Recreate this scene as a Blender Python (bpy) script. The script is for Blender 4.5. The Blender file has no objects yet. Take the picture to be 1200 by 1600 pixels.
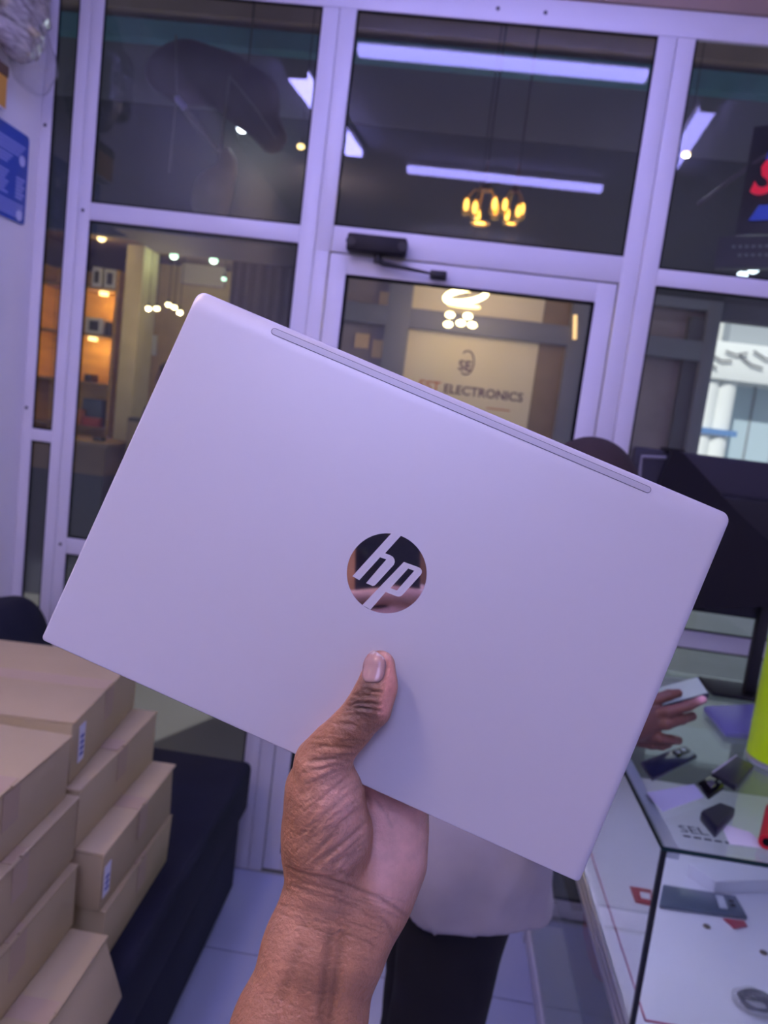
import bpy, bmesh, math, random
import numpy as np
from mathutils import Vector, Matrix
random.seed(7); RNG = np.random.default_rng(7)
SC = bpy.context.scene; COL = SC.collection

# ------------------------------------------------------------------ camera
FPX = 1200.0                                    # focal length in pixels of the 1200x1600 frame
CAM = np.array([0.0, 0.0, 1.62])
_p, _r, _y = [math.radians(a) for a in (7.354, 7.092, 3.99)]
FWD = np.array([-math.sin(_y)*math.cos(_p), math.cos(_y)*math.cos(_p), -math.sin(_p)])
_r0 = np.array([math.cos(_y), math.sin(_y), 0.0]); _u0 = np.cross(_r0, FWD)
RGT = math.cos(_r)*_r0 + math.sin(_r)*_u0
UPV = -math.sin(_r)*_r0 + math.cos(_r)*_u0
cam = bpy.data.cameras.new('camera'); camo = bpy.data.objects.new('camera', cam); COL.objects.link(camo)
m = Matrix.Identity(4)
for i in range(3):
    m[i][0], m[i][1], m[i][2], m[i][3] = RGT[i], UPV[i], -FWD[i], CAM[i]
camo.matrix_world = m
cam.sensor_fit = 'VERTICAL'; cam.sensor_height = 36.0; cam.sensor_width = 27.0
cam.lens = FPX/1600*36.0; cam.clip_start = 0.01; cam.clip_end = 100
cam.dof.use_dof = True; cam.dof.focus_distance = 0.418; cam.dof.aperture_fstop = 11.0
SC.camera = camo
# ------------------------------------------------------------------ world, sun, exposure
w = bpy.data.worlds.new('world'); SC.world = w; w.use_nodes = True
w.node_tree.nodes['Background'].inputs[0].default_value = (0.62, 0.74, 0.90, 1)
w.node_tree.nodes['Background'].inputs[1].default_value = 0.8
sun = bpy.data.lights.new('sun', 'SUN'); sun.energy = 3.8; sun.angle = 0.02; sun.color = (1, 0.97, 0.92)
suno = bpy.data.objects.new('sun', sun); COL.objects.link(suno); suno.rotation_euler = (math.radians(48), 0, math.radians(-25))
SC.view_settings.view_transform = 'Standard'; SC.view_settings.look = 'None'
SC.view_settings.exposure = 0.0; SC.view_settings.gamma = 1.0; SC.view_settings.use_curve_mapping = False
LED_COL = (0.36, 0.33, 1.0); LED_POW = 17.0      # blue-violet battens by the glass front
BACK_COL = (0.47, 0.47, 1.0); BACK_POW = 21.5    # added ceiling panels, unseen behind the camera, to light the laptop
WARM_COL = (1.0, 0.74, 0.70); WARM_POW = 120.0    # added warm batten, unseen, brightening the sofa side

# ------------------------------------------------------------------ helpers
def ray(u, v): return ((u-600)*RGT - (v-800)*UPV)/FPX + FWD
def WY(u, v, y): d = ray(u, v); return CAM + d*(y/d[1])
def WZ(u, v, z): d = ray(u, v); return CAM + d*((z-CAM[2])/d[2])
def WX(u, v, x): d = ray(u, v); return CAM + d*(x/d[0])
def WD(u, v, dep): return CAM + ray(u, v)*dep
def c2w(P): P = np.asarray(P, float); return CAM + P[:, :1]*RGT + P[:, 1:2]*UPV + P[:, 2:3]*FWD
def lin(c): return tuple(((x/255)/12.92 if x/255 <= 0.04045 else ((x/255+0.055)/1.055)**2.4) for x in c)

MATS = {}
def mat(name, col=(0.8, 0.8, 0.8), rough=0.5, metal=0.0, var=0.0, vscale=8.0, bump=0.0, bscale=60.0, emit=None, estr=0.0,
        attr=None, sss=0.0, spec=0.5, stretch=None, coat=0.0):
    if name in MATS: return MATS[name]
    M = bpy.data.materials.new(name); M.use_nodes = True; nt = M.node_tree; N = nt.nodes; L = nt.links
    b = N['Principled BSDF']
    b.inputs['Base Color'].default_value = (*col[:3], 1); b.inputs['Roughness'].default_value = rough
    b.inputs['Metallic'].default_value = metal; b.inputs['Specular IOR Level'].default_value = spec
    b.inputs['Coat Weight'].default_value = coat
    tc = N.new('ShaderNodeTexCoord'); src = tc.outputs['Object']
    if stretch:
        mp = N.new('ShaderNodeMapping'); mp.inputs['Scale'].default_value = stretch; L.new(src, mp.inputs[0]); src = mp.outputs[0]
    base = None
    if attr:
        at = N.new('ShaderNodeAttribute'); at.attribute_name = attr; base = at.outputs['Color']
    if var > 0:
        nz = N.new('ShaderNodeTexNoise'); nz.inputs['Scale'].default_value = vscale; nz.inputs['Detail'].default_value = 5
        L.new(src, nz.inputs['Vector'])
        mr = N.new('ShaderNodeMapRange'); mr.inputs[1].default_value = 0.3; mr.inputs[2].default_value = 0.7
        mr.inputs[3].default_value = 1-var; mr.inputs[4].default_value = 1+var; L.new(nz.outputs[0], mr.inputs[0])
        mx = N.new('ShaderNodeVectorMath'); mx.operation = 'SCALE'
        if base: L.new(base, mx.inputs[0])
        else: mx.inputs[0].default_value = col[:3]
        L.new(mr.outputs[0], mx.inputs['Scale']); base = mx.outputs[0]
    if base: L.new(base, b.inputs['Base Color'])
    if bump > 0:
        nb = N.new('ShaderNodeTexNoise'); nb.inputs['Scale'].default_value = bscale; nb.inputs['Detail'].default_value = 6
        L.new(src, nb.inputs['Vector'])
        bp = N.new('ShaderNodeBump'); bp.inputs['Strength'].default_value = bump; bp.inputs['Distance'].default_value = 0.002
        L.new(nb.outputs[0], bp.inputs['Height']); L.new(bp.outputs[0], b.inputs['Normal'])
    if sss > 0:
        b.inputs['Subsurface Weight'].default_value = sss; b.inputs['Subsurface Radius'].default_value = (0.006, 0.002, 0.001)
        b.inputs['Subsurface Scale'].default_value = 0.6
    if emit:
        b.inputs['Emission Color'].default_value = (*emit, 1); b.inputs['Emission Strength'].default_value = estr
    MATS[name] = M; return M

def glassmat(name, tint=(1, 1, 1), ior=1.5, rough=0.0, haze=0.0):
    M = bpy.data.materials.new(name); M.use_nodes = True; nt = M.node_tree; N = nt.nodes; L = nt.links
    N.remove(N['Principled BSDF']); out = N['Material Output']
    geo = N.new('ShaderNodeNewGeometry'); mr = N.new('ShaderNodeMapRange')
    mr.inputs[3].default_value = ior; mr.inputs[4].default_value = 1/ior; L.new(geo.outputs['Backfacing'], mr.inputs[0])
    fr = N.new('ShaderNodeFresnel'); L.new(mr.outputs[0], fr.inputs['IOR'])
    tr = N.new('ShaderNodeBsdfTransparent'); tr.inputs[0].default_value = (*tint, 1)
    gl = N.new('ShaderNodeBsdfGlossy'); gl.inputs['Roughness'].default_value = rough
    mx = N.new('ShaderNodeMixShader'); L.new(fr.outputs[0], mx.inputs[0]); L.new(tr.outputs[0], mx.inputs[1]); L.new(gl.outputs[0], mx.inputs[2])
    res = mx.outputs[0]
    if haze > 0:                                   # a film of dust on the pane
        df = N.new('ShaderNodeBsdfDiffuse'); df.inputs[0].default_value = (0.8, 0.8, 0.8, 1)
        m2 = N.new('ShaderNodeMixShader'); m2.inputs[0].default_value = haze
        L.new(res, m2.inputs[1]); L.new(df.outputs[0], m2.inputs[2]); res = m2.outputs[0]
    L.new(res, out.inputs[0]); MATS[name] = M; return M

def tag(o, label=None, cat=None, group=None, kind=None):
    if label: o['label'] = label
    if cat: o['category'] = cat
    if group: o['group'] = group
    if kind: o['kind'] = kind
    return o
def thing(name, loc, label, cat, group=None, rotz=0.0, kind=None, matrix=None):
    o = bpy.data.objects.new(name, None); COL.objects.link(o); o.empty_display_size = 0.05
    o.location = [float(x) for x in loc]; o.rotation_euler = (0, 0, rotz)
    if matrix is not None: o.matrix_world = matrix
    bpy.context.view_layer.update()
    return tag(o, label, cat, group, kind)
def link(name, me, material, parent):
    o = bpy.data.objects.new(name, me); COL.objects.link(o)
    if material: me.materials.append(material)
    if parent: o.parent = parent
    return o
def world_mat(o):
    M = o.matrix_basis.copy()
    while o.parent: o = o.parent; M = o.matrix_basis @ M
    return M
def mesh(name, verts, faces, material, parent=None, smooth=False, local=False, angle=None):
    """verts are world coordinates unless local; a child stores them in its parent's frame."""
    me = bpy.data.meshes.new(name)
    V = np.asarray(verts, float)
    off = None
    if not local and len(V):
        if parent:
            inv = np.array(world_mat(parent).inverted()); V = V @ inv[:3, :3].T + inv[:3, 3]
        else:
            off = np.array([V[:, 0].mean(), V[:, 1].mean(), V[:, 2].min()]); V = V-off
    me.from_pydata(V.tolist(), [], faces if isinstance(faces, list) else faces.tolist())
    if smooth or angle:
        me.polygons.foreach_set('use_smooth', [True]*len(me.polygons))
        if angle: me.set_sharp_from_angle(angle=math.radians(angle))
    me.update()
    o = link(name, me, material, parent)
    if off is not None: o.location = off.tolist()
    return o
BOXF = [(0, 3, 2, 1), (4, 5, 6, 7), (0, 1, 5, 4), (1, 2, 6, 5), (2, 3, 7, 6), (3, 0, 4, 7)]
def boxv(lo, hi):
    (a, b, c), (d, e, f) = lo, hi
    return [(a, b, c), (d, b, c), (d, e, c), (a, e, c), (a, b, f), (d, b, f), (d, e, f), (a, e, f)]
def hexa(name, verts8, material, parent=None, bev=0.0, seg=2, local=False, smooth=True):
    """a box-like solid from 8 corners (bottom loop, top loop), bevelled"""
    bm = bmesh.new(); vs = [bm.verts.new([float(x) for x in v]) for v in verts8]
    for f in BOXF: bm.faces.new([vs[i] for i in f])
    bmesh.ops.recalc_face_normals(bm, faces=bm.faces)
    if bev > 0: bmesh.ops.bevel(bm, geom=list(bm.edges), offset=bev, segments=seg, affect='EDGES', profile=0.5)
    V = [v.co[:] for v in bm.verts]; bm.verts.index_update(); F = [[v.index for v in f.verts] for f in bm.faces]; bm.free()
    return mesh(name, V, F, material, parent, smooth=False, local=local, angle=35 if bev > 0 and smooth else None)
def box(name, lo, hi, material, parent=None, bev=0.0, seg=2, local=False):
    lo, hi = [float(min(a, b)) for a, b in zip(lo, hi)], [float(max(a, b)) for a, b in zip(lo, hi)]
    return hexa(name, boxv(lo, hi), material, parent, bev, seg, local)
def boxes(name, rects, material, parent=None, local=False):
    V, F = [], []
    for lo, hi in rects:
        k = len(V); V += boxv(lo, hi); F += [tuple(i+k for i in f) for f in BOXF]
    return mesh(name, V, F, material, parent, local=local)
def frame_of(d):
    d = np.asarray(d, float); d = d/np.linalg.norm(d)
    a = np.array([0, 0, 1.0]) if abs(d[2]) < 0.9 else np.array([1.0, 0, 0])
    e1 = np.cross(a, d); e1 /= np.linalg.norm(e1); return e1, np.cross(d, e1), d
def tubev(pts, rad, n=12, cap=True):
    P = [np.asarray(p, float) for p in pts]; rad = [rad]*len(P) if np.isscalar(rad) else rad
    V, F = [], []; e1 = None
    for i, p in enumerate(P):
        d = (P[min(i+1, len(P)-1)]-P[max(i-1, 0)])
        if np.linalg.norm(d) < 1e-9: d = np.array([0, 0, 1.0])
        if e1 is None: e1, e2, d = frame_of(d)
        else:
            d = d/np.linalg.norm(d); e1 = e1-d*(e1@d); e1 /= np.linalg.norm(e1); e2 = np.cross(d, e1)
        for k in range(n):
            a = 2*math.pi*k/n; V.append(p+rad[i]*(math.cos(a)*e1+math.sin(a)*e2))
    for i in range(len(P)-1):
        for k in range(n):
            F.append((i*n+k, i*n+(k+1) % n, (i+1)*n+(k+1) % n, (i+1)*n+k))
    if cap:
        F.append(tuple(range(n))[::-1]); F.append(tuple((len(P)-1)*n+k for k in range(n)))
    return V, F
def tube(name, pts, rad, material, parent=None, n=12, local=False):
    V, F = tubev(pts, rad, n); return mesh(name, V, F, material, parent, local=local, angle=50)
def prism(name, poly, z0, z1, material, parent=None, local=True, fr=None):
    """polygon (x, y) extruded from z0 to z1; fr = (origin, ex, ey, ez) puts it in the world"""
    n = len(poly)
    V = [(x, y, z0) for x, y in poly]+[(x, y, z1) for x, y in poly]
    F = [tuple(range(n))[::-1], tuple(range(n, 2*n))]+[(i, (i+1) % n, n+(i+1) % n, n+i) for i in range(n)]
    if fr:
        o, ex, ey, ez = [np.asarray(q, float) for q in fr]; V = [o+ex*a+ey*b+ez*c for a, b, c in V]; local = False
    bm = bmesh.new(); vs = [bm.verts.new([float(q) for q in v]) for v in V]
    for f in F: bm.faces.new([vs[i] for i in f])
    bmesh.ops.recalc_face_normals(bm, faces=bm.faces); bmesh.ops.triangulate(bm, faces=[f for f in bm.faces if len(f.verts) > 4])
    VV = [v.co[:] for v in bm.verts]; bm.verts.index_update(); FF = [[v.index for v in f.verts] for f in bm.faces]; bm.free()
    return mesh(name, VV, FF, material, parent, local=local)
def text(name, s, size, origin, ex, ey, material, parent, extrude=0.001, align='LEFT', width=None, offset=0.0, shear=0.0):
    cu = bpy.data.curves.new(name, 'FONT'); cu.body = s; cu.size = size; cu.extrude = extrude; cu.align_x = align; cu.resolution_u = 3
    o = bpy.data.objects.new(name, cu); COL.objects.link(o); cu.materials.append(material)
    ex = Vector(ex).normalized(); ey = Vector(ey).normalized(); ez = ex.cross(ey)
    M = Matrix.Identity(4)
    for i in range(3): M[i][0], M[i][1], M[i][2], M[i][3] = ex[i], ey[i], ez[i], origin[i]
    cu.offset = offset; cu.shear = shear
    bpy.context.view_layer.update()
    if width: cu.size *= width/max(o.dimensions[0], 1e-3); bpy.context.view_layer.update()
    me = bpy.data.meshes.new_from_object(o.evaluated_get(bpy.context.evaluated_depsgraph_get())); me.name = name
    bpy.data.objects.remove(o); o = link(name, me, None, parent)
    if not me.materials: me.materials.append(material)
    o.matrix_basis = world_mat(parent).inverted() @ M if parent else M
    return o
# ---- signed distance modelling: round cones, smooth unions, surface nets
def rc(P, a, b, ra, rb):
    a = np.asarray(a, np.float32); b = np.asarray(b, np.float32); ab = b-a; L2 = max(float(ab@ab), 1e-12)
    t = np.clip(((P-a)@ab)/L2, 0, 1)
    return np.linalg.norm(P-a-t[..., None]*ab, axis=-1)-(ra+(rb-ra)*t)
def chain(P, nodes, k=0.004):
    d = None
    for (a, ra), (b, rb) in zip(nodes[:-1], nodes[1:]):
        e = rc(P, a, b, ra, rb); d = e if d is None else smin(d, e, k)
    return d
def ell(P, c, r, ax=None):
    q = P-np.asarray(c, np.float32)
    if ax is not None: q = q@np.asarray(ax, np.float32).T
    r = np.asarray(r, np.float32); k0 = np.linalg.norm(q/r, axis=-1); k1 = np.linalg.norm(q/(r*r), axis=-1)
    return k0*(k0-1)/np.maximum(k1, 1e-6)
def smin(a, b, k):
    h = np.clip(0.5+0.5*(b-a)/k, 0, 1); return b+(a-b)*h-k*h*(1-h)
def surface(f, lo, hi, h, slack=0.0):
    lo = np.asarray(lo, np.float32); n = [int(math.ceil((hi[i]-lo[i])/h))+1 for i in range(3)]
    gx, gy, gz = [lo[i]+h*np.arange(n[i], dtype=np.float32) for i in range(3)]
    B = 5; nb = [(k+B-1)//B for k in n]                 # coarse blocks first, full detail only near the surface
    cc_ = [lo[i]+h*(B*np.arange(nb[i], dtype=np.float32)+(B-1)/2) for i in range(3)]
    crs = f(np.stack(np.meshgrid(*cc_, indexing='ij'), -1)).astype(np.float32)
    vals = crs
    for ax in range(3): vals = np.repeat(vals, B, axis=ax)
    vals = np.ascontiguousarray(vals[:n[0], :n[1], :n[2]])
    near = np.argwhere(np.abs(crs) < h*B*1.35+slack)
    off_ = np.stack(np.meshgrid(*[np.arange(B)]*3, indexing='ij'), -1).reshape(-1, 3)
    for i in range(0, len(near), 6000):
        I = (near[i:i+6000, None, :]*B+off_[None]).reshape(-1, 3); I = I[(I < np.array(n)).all(1)]
        vals[tuple(I.T)] = f((lo+h*I).astype(np.float32))
    S = vals < 0; nx, ny, nz = n
    C = np.stack([S[i:nx-1+i, j:ny-1+j, k:nz-1+k] for i in (0, 1) for j in (0, 1) for k in (0, 1)], 0)
    cnt = C.sum(0); act = np.argwhere((cnt > 0) & (cnt < 8))
    idx = -np.ones((nx-1, ny-1, nz-1), np.int64); idx[tuple(act.T)] = np.arange(len(act))
    co = [(i, j, k) for i in (0, 1) for j in (0, 1) for k in (0, 1)]
    cv = np.stack([vals[act[:, 0]+i, act[:, 1]+j, act[:, 2]+k] for i, j, k in co], 1)
    acc = np.zeros((len(act), 3)); num = np.zeros(len(act))
    for a in range(8):
        for b in range(a+1, 8):
            A, B = np.array(co[a]), np.array(co[b])
            if np.abs(A-B).sum() != 1: continue
            va, vb = cv[:, a], cv[:, b]; mk = (va < 0) != (vb < 0)
            t = np.where(mk, va/np.where(mk, va-vb, 1), 0)
            acc += np.where(mk[:, None], A+t[:, None]*(B-A), 0); num += mk
    V = lo+h*(act+acc/np.maximum(num, 1)[:, None])
    F = []
    for ax in range(3):
        o1, o2 = [(1, 2), (2, 0), (0, 1)][ax]
        sl0 = [slice(None)]*3; sl1 = [slice(None)]*3; sl0[ax] = slice(0, -1); sl1[ax] = slice(1, None)
        a, b = S[tuple(sl0)], S[tuple(sl1)]; e = np.argwhere(a != b)
        e = e[(e[:, o1] > 0) & (e[:, o2] > 0) & (e[:, o1] < n[o1]-1) & (e[:, o2] < n[o2]-1)]
        ins = a[tuple(e.T)]
        q = []
        for d1, d2 in ((-1, -1), (0, -1), (0, 0), (-1, 0)):
            c = e.copy(); c[:, o1] += d1; c[:, o2] += d2; q.append(idx[tuple(c.T)])
        q = np.stack(q, 1); q[~ins] = q[~ins][:, ::-1]; F.append(q)
    return V, np.concatenate(F)
def normals(V, F):
    n = np.cross(V[F[:, 2]]-V[F[:, 0]], V[F[:, 3]]-V[F[:, 1]]); N = np.zeros_like(V)
    for k in range(4): np.add.at(N, F[:, k], n)
    return N/np.maximum(np.linalg.norm(N, axis=1), 1e-12)[:, None]
def fbm(P, s, seed=0, oct=3):
    """cheap smooth noise as a sum of sines"""
    r = np.random.default_rng(seed); out = np.zeros(P.shape[:-1])
    for o in range(oct):
        for _ in range(4):
            k = r.normal(size=3); k = k/np.linalg.norm(k)*s*(2**o); out = out+np.sin(P@k+r.uniform(0, 6.28))/(2**o)
    return out/5.0
def set_colors(o, cols):
    at = o.data.color_attributes.new('tone', 'FLOAT_COLOR', 'POINT')
    c = np.ones((len(o.data.vertices), 4), np.float32); c[:, :3] = cols; at.data.foreach_set('color', c.ravel())

# ------------------------------------------------------------------ materials
WHITE = mat('white_aluminium', (0.80, 0.78, 0.80), 0.35, var=0.03, vscale=3)
WALLM = mat('white_paint', (0.86, 0.83, 0.82), 0.6, var=0.04, vscale=2, bump=0.05, bscale=40)
CEILM = mat('ceiling_paint', (0.74, 0.73, 0.75), 0.7, var=0.05, vscale=1.5)
RUBBER = mat('black_rubber', (0.010, 0.010, 0.012), 0.8, spec=0.1)
GLASS = glassmat('window_glass', (0.93, 0.95, 0.95), 1.52, haze=0.009)
CGLASS = glassmat('counter_glass', (0.90, 0.95, 0.93), 1.52, haze=0.02)
GEDGE = mat('green_glass_edge', (0.006, 0.03, 0.026), 0.15)
ALU = mat('brushed_aluminium', (0.62, 0.62, 0.64), 0.35, 0.8, var=0.05, vscale=20)
BLACKP = mat('black_plastic', (0.008, 0.008, 0.010), 0.45)
DARKP = mat('dark_plastic', (0.03, 0.03, 0.045), 0.35)
DGREY = mat('dark_grey_paint', (0.09, 0.09, 0.10), 0.6, var=0.1, vscale=2)
GREYF = mat('grey_facade_frame', (0.20, 0.20, 0.23), 0.5)
TEAL = mat('teal_beam', (0.09, 0.25, 0.31), 0.6, var=0.1)
TANM = mat('tan_soffit', (0.36, 0.26, 0.20), 0.7, var=0.12, vscale=2)
CREAM = mat('cream_panel', (0.78, 0.66, 0.42), 0.6, var=0.05, vscale=2)
BROWNP = mat('brown_panel', (0.30, 0.21, 0.12), 0.6, var=0.1)
WOODY = mat('honey_wood', (0.62, 0.34, 0.07), 0.5, var=0.15, vscale=3, stretch=(1, 1, 6))
KRAFT = [mat('kraft_cardboard_%d' % i, c, 0.8, var=0.06, vscale=5, bump=0.15, bscale=90) for i, c in
         enumerate([(0.52, 0.42, 0.215), (0.49, 0.39, 0.20), (0.55, 0.445, 0.235)])]
TAPE = mat('packing_tape', (0.51, 0.39, 0.235), 0.6, spec=0.3)
PAPER = mat('white_paper', (0.82, 0.82, 0.84), 0.7)
INK = mat('blue_ink', (0.05, 0.07, 0.35), 0.7)

# ================================================================== THE SHOP
D = 2.45; XL, XR, YB, ZC = -1.40, 2.30, -2.40, 3.02
floor = tag(box('floor', (XL-.1, YB-.1, -0.06), (XR+.1, D+0.02, -0.004), mat('floor_grout', (0.30, 0.30, 0.33), 0.8)), 'pale blue-grey tiled floor of the shop', 'floor', kind='structure')
TILE = [mat('floor_tile_%d' % i, c, 0.28, var=0.04, vscale=3) for i, c in enumerate([(0.42, 0.46, 0.60), (0.40, 0.44, 0.58)])]
ts = 0.40; tme = None
for i in range(int((XR-XL)/ts)+1):
    for j in range(6):
        x0 = XL+i*ts; y0 = D-(j+1)*ts
        if x0+ts > XR+0.1: continue
        if tme is None:
            t = hexa('tile', boxv((0.0025, 0.0025, 0), (ts-0.0025, ts-0.0025, 0.005)), TILE[0], floor, 0.0015, 1, local=True); tme = t.data
        else:
            t = bpy.data.objects.new('tile', tme); COL.objects.link(t); t.parent = floor
        fl = floor.location; t.location = (x0-fl[0], y0-fl[1], -0.004-fl[2])
tag(box('floor_back', (XL-.1, YB-.1, -0.004), (XR+.1, D-6*ts, 0.001), TILE[1]), 'back part of the shop floor behind the camera', 'floor', kind='structure')
tag(box('ceiling', (XL-.1, YB-.1, ZC), (XR+.1, D+.05, ZC+.12), CEILM), 'white ceiling of the shop above the glass front', 'ceiling', kind='structure')
tag(box('wall_left', (XL-.12, YB, 0), (XL, D+.05, ZC), WALLM), 'white side wall carrying the blue notice', 'wall', kind='structure')
tag(box('wall_right', (XR, YB, 0), (XR+.12, D+.05, ZC), WALLM), 'white side wall beyond the glass counter', 'wall', kind='structure')
tag(box('wall_back', (XL-.12, YB-.12, 0), (XR+.12, YB, ZC), mat('back_wall_paint', (0.45, 0.40, 0.42), 0.6)), 'back wall of the shop behind the camera', 'wall', kind='structure')

# ---- aluminium and glass shop front; z of the members measured above the floor
Y0, Y1, YG = D, D+0.017, D+0.007
def member(name, x0, x1, z0, z1, par, y0=Y0, y1=Y1, bev=0.0025):
    return box(name, (x0, y0, z0), (x1, y1, z1), WHITE, par, bev, 2)
def pane(x0, x1, z0, z1, par, g=0.006, yg=YG):
    p = box('pane', (x0-.008, yg, z0-.008), (x1+.008, yg+0.006, z1+.008), GLASS, par)
    boxes('gasket', [((x0, yg-0.0015, z0), (x0+g, yg, z1)), ((x1-g, yg-0.0015, z0), (x1, yg, z1)),
                     ((x0, yg-0.0015, z0), (x1, yg, z0+g)), ((x0, yg-0.0015, z1-g), (x1, yg, z1))], RUBBER, par)
    return p
def screw(x, z, par):
    tube('screw', [(x, Y0-0.0015, z), (x, Y0+0.001, z)], 0.0055, mat('screw_steel', (0.10, 0.09, 0.10), 0.4, 0.6), par, 10)
TOP = 2.80
def win(n, x, label):
    return thing('window_%d' % n, (x, D, 0), label, 'window', kind='structure')
# narrow light beside the left wall
w4 = win(1, -1.33, 'narrow glazed side light between left wall and wide pane')
member('mullion', XL, -1.366, 0, TOP, w4); member('rail', -1.366, -1.298, 1.385, 1.425, w4); member('rail', -1.366, -1.298, 0, 0.05, w4)
pane(-1.366, -1.298, 1.425, TOP, w4); pane(-1.366, -1.298, 0.05, 1.385, w4)
screw(-1.385, 2.38, w4); screw(-1.388, 1.49, w4)
w1 = win(2, -0.88, 'wide window left of the door with upper and lower panes')
member('mullion', -1.298, -1.261, 0, TOP, w1); member('mullion', -1.259, -1.221, 0, TOP, w1)
member('mullion', -0.541, -0.490, 0, TOP, w1)
member('rail', -1.221, -0.541, 2.108, 2.162, w1); member('rail', -1.221, -0.541, 1.020, 1.075, w1); member('rail', -1.221, -0.541, 0, 0.06, w1)
pane(-1.221, -0.541, 2.162, TOP, w1); pane(-1.221, -0.541, 1.075, 2.108, w1); pane(-1.221, -0.541, 0.06, 1.02, w1)
screw(-1.243, 2.135, w1); screw(-1.24, 1.05, w1)
w2 = win(3, 0.01, 'wide transom window above the glass door')
member('rail', -0.436, 0.455, 2.094, 2.172, w2); pane(-0.436, 0.455, 2.172, TOP, w2)
w3 = win(4, 1.3, 'window right of the door behind the monitors')
member('mullion', 0.455, 0.508, 0, TOP, w3); member('mullion', 0.510, 0.563, 0, TOP, w3)
member('rail', 0.563, XR, 2.098, 2.148, w3); member('rail', 0.563, XR, 1.0, 1.055, w3); member('rail', 0.563, XR, 0, 0.06, w3)
pane(0.563, XR, 2.148, TOP+.02, w3); pane(0.563, XR, 1.055, 2.098, w3); pane(0.563, XR, 0.06, 1.0, w3)
t1 = tag(box('trim_1', (XL, Y0, TOP), (XR, Y1, TOP+0.075), WHITE, None, 0.003), 'white aluminium head rail across the top of the shop front', 'trim', kind='structure')
for x in (-0.02, 0.12): tube('screw', [(x, Y0-0.0015, TOP+.035), (x, Y0+0.001, TOP+.035)], 0.006, MATS['screw_steel'], t1, 10)
tag(box('trim_2', (XL, D-0.01, TOP+0.075), (XR, D+0.05, ZC), TANM), 'brown strip of wall between head rail and ceiling', 'trim', kind='structure')
# door leaf
dr = thing('door_1', (0.0, D, 0), 'white framed glass door with a black closer', 'door', kind='structure')
member('door_jamb', -0.488, -0.442, 0, 2.094, dr)
member('stile', -0.438, -0.382, 0.012, 2.090, dr, Y0+.004, Y1); member('stile', 0.391, 0.450, 0.012, 2.090, dr, Y0+.004, Y1)
member('top_rail', -0.382, 0.391, 2.030, 2.090, dr, Y0+.004, Y1); member('bottom_rail', -0.382, 0.391, 0.012, 0.075, dr, Y0+.004, Y1)
member('jamb_upper', -0.488, -0.438, 2.094, TOP, w2)
pane(-0.382, 0.391, 0.075, 2.030, dr, 0.010)
tube('door_handle', [(0.40, D-.002, 1.0), (0.40, D-.05, 1.02), (0.40, D-.05, 1.28), (0.40, D-.002, 1.30)], 0.009, ALU, dr)
a, b_ = WY(543, 381, D-.03), WY(636, 386, D-.03)
zc = (a[2]+b_[2])/2
cl = box('door_closer', (a[0], D-0.055, zc-.028), (b_[0], D-0.001, zc+.026), mat('closer_body', (0.008, 0.007, 0.008), 0.5, spec=.3), dr, 0.008, 3)
for x in (a[0]+.012, b_[0]-.012): tube('end_cap', [(x, D-.058, zc), (x, D-.05, zc)], 0.014, BLACKP, cl, 14)
p0 = WY(590, 405, D-.03); p1 = WY(672, 427, D-.03); p2 = WY(692, 428, D-.02)
tube('spindle', [(p0[0], D-.03, zc-.02), (p0[0], D-.03, p0[2]-.012)], 0.012, BLACKP, cl, 12)
tube('closer_arm', [(p0[0], D-.03, p0[2]), (p0[0]+.02, D-.032, p0[2]-.012), (p1[0], D-.03, p1[2])], [0.011, 0.008, 0.004], BLACKP, cl, 10)
box('arm_shoe', (p1[0], D-.04, p1[2]-.012), (p2[0]+.012, D+.003, p1[2]+.010), BLACKP, cl, 0.003)

# ---- LED battens on the shop ceiling (the glass mirrors them), then unseen fittings added for brightness
LED = mat('led_diffuser', (0.9, 0.9, 0.9), 0.4, emit=LED_COL, estr=LED_POW)
LEDB = mat('added_led_panel', (0.9, 0.9, 0.9), 0.4, emit=BACK_COL, estr=BACK_POW)
LEDW = mat('added_warm_led', (0.9, 0.9, 0.9), 0.4, emit=WARM_COL, estr=WARM_POW)
def batten(p0, p1, wd, dm, label, grp='ceiling battens'):
    p0, p1 = np.array([*p0, ZC]), np.array([*p1, ZC]); c = (p0+p1)/2; L = np.linalg.norm(p1-p0)
    t = thing('ceiling_light', (c[0], c[1], ZC-0.06), label, 'light', grp, math.atan2(p1[1]-p0[1], p1[0]-p0[0]))
    box('housing', (-L/2-.02, -wd/2-.012, .03), (L/2+.02, wd/2+.012, .06), WHITE, t, 0.003, local=True)
    box('diffuser', (-L/2, -wd/2, 0), (L/2, wd/2, .03), dm, t, 0.006, local=True)
    for s in (-1, 1): box('end_cap', (s*(L/2), -wd/2-.003, -.002), (s*(L/2+.012), wd/2+.003, .032), WHITE, t, local=True)
batten((-0.535, 1.80), (0.558, 1.80), .055, LED, 'white LED batten on the ceiling nearest the glass front')
batten((-0.42, 0.42), (0.66, 0.42), .055, LED, 'white LED batten across the ceiling above the camera')
LEDS = mat('led_diffuser_bright', (0.9, 0.9, 0.9), 0.4, emit=LED_COL, estr=LED_POW*1.9)
batten((-0.83, 1.53), (-0.70, 0.60), .09, LEDS, 'wide LED batten along the ceiling towards the sofa side')
batten((0.86, 1.58), (0.92, 0.70), .065, LED, 'LED batten along the ceiling above the glass counter')
batten((-0.45, -1.33), (0.45, -1.33), .32, LEDB, 'added wide LED panel, unseen on the ceiling just behind the camera')  # added out of view to light the laptop lid
batten((-0.45, -1.92), (0.45, -1.92), .20, LEDB, 'added narrower LED panel, unseen on the ceiling at the back of the shop')  # added out of view for more light from behind
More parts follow.
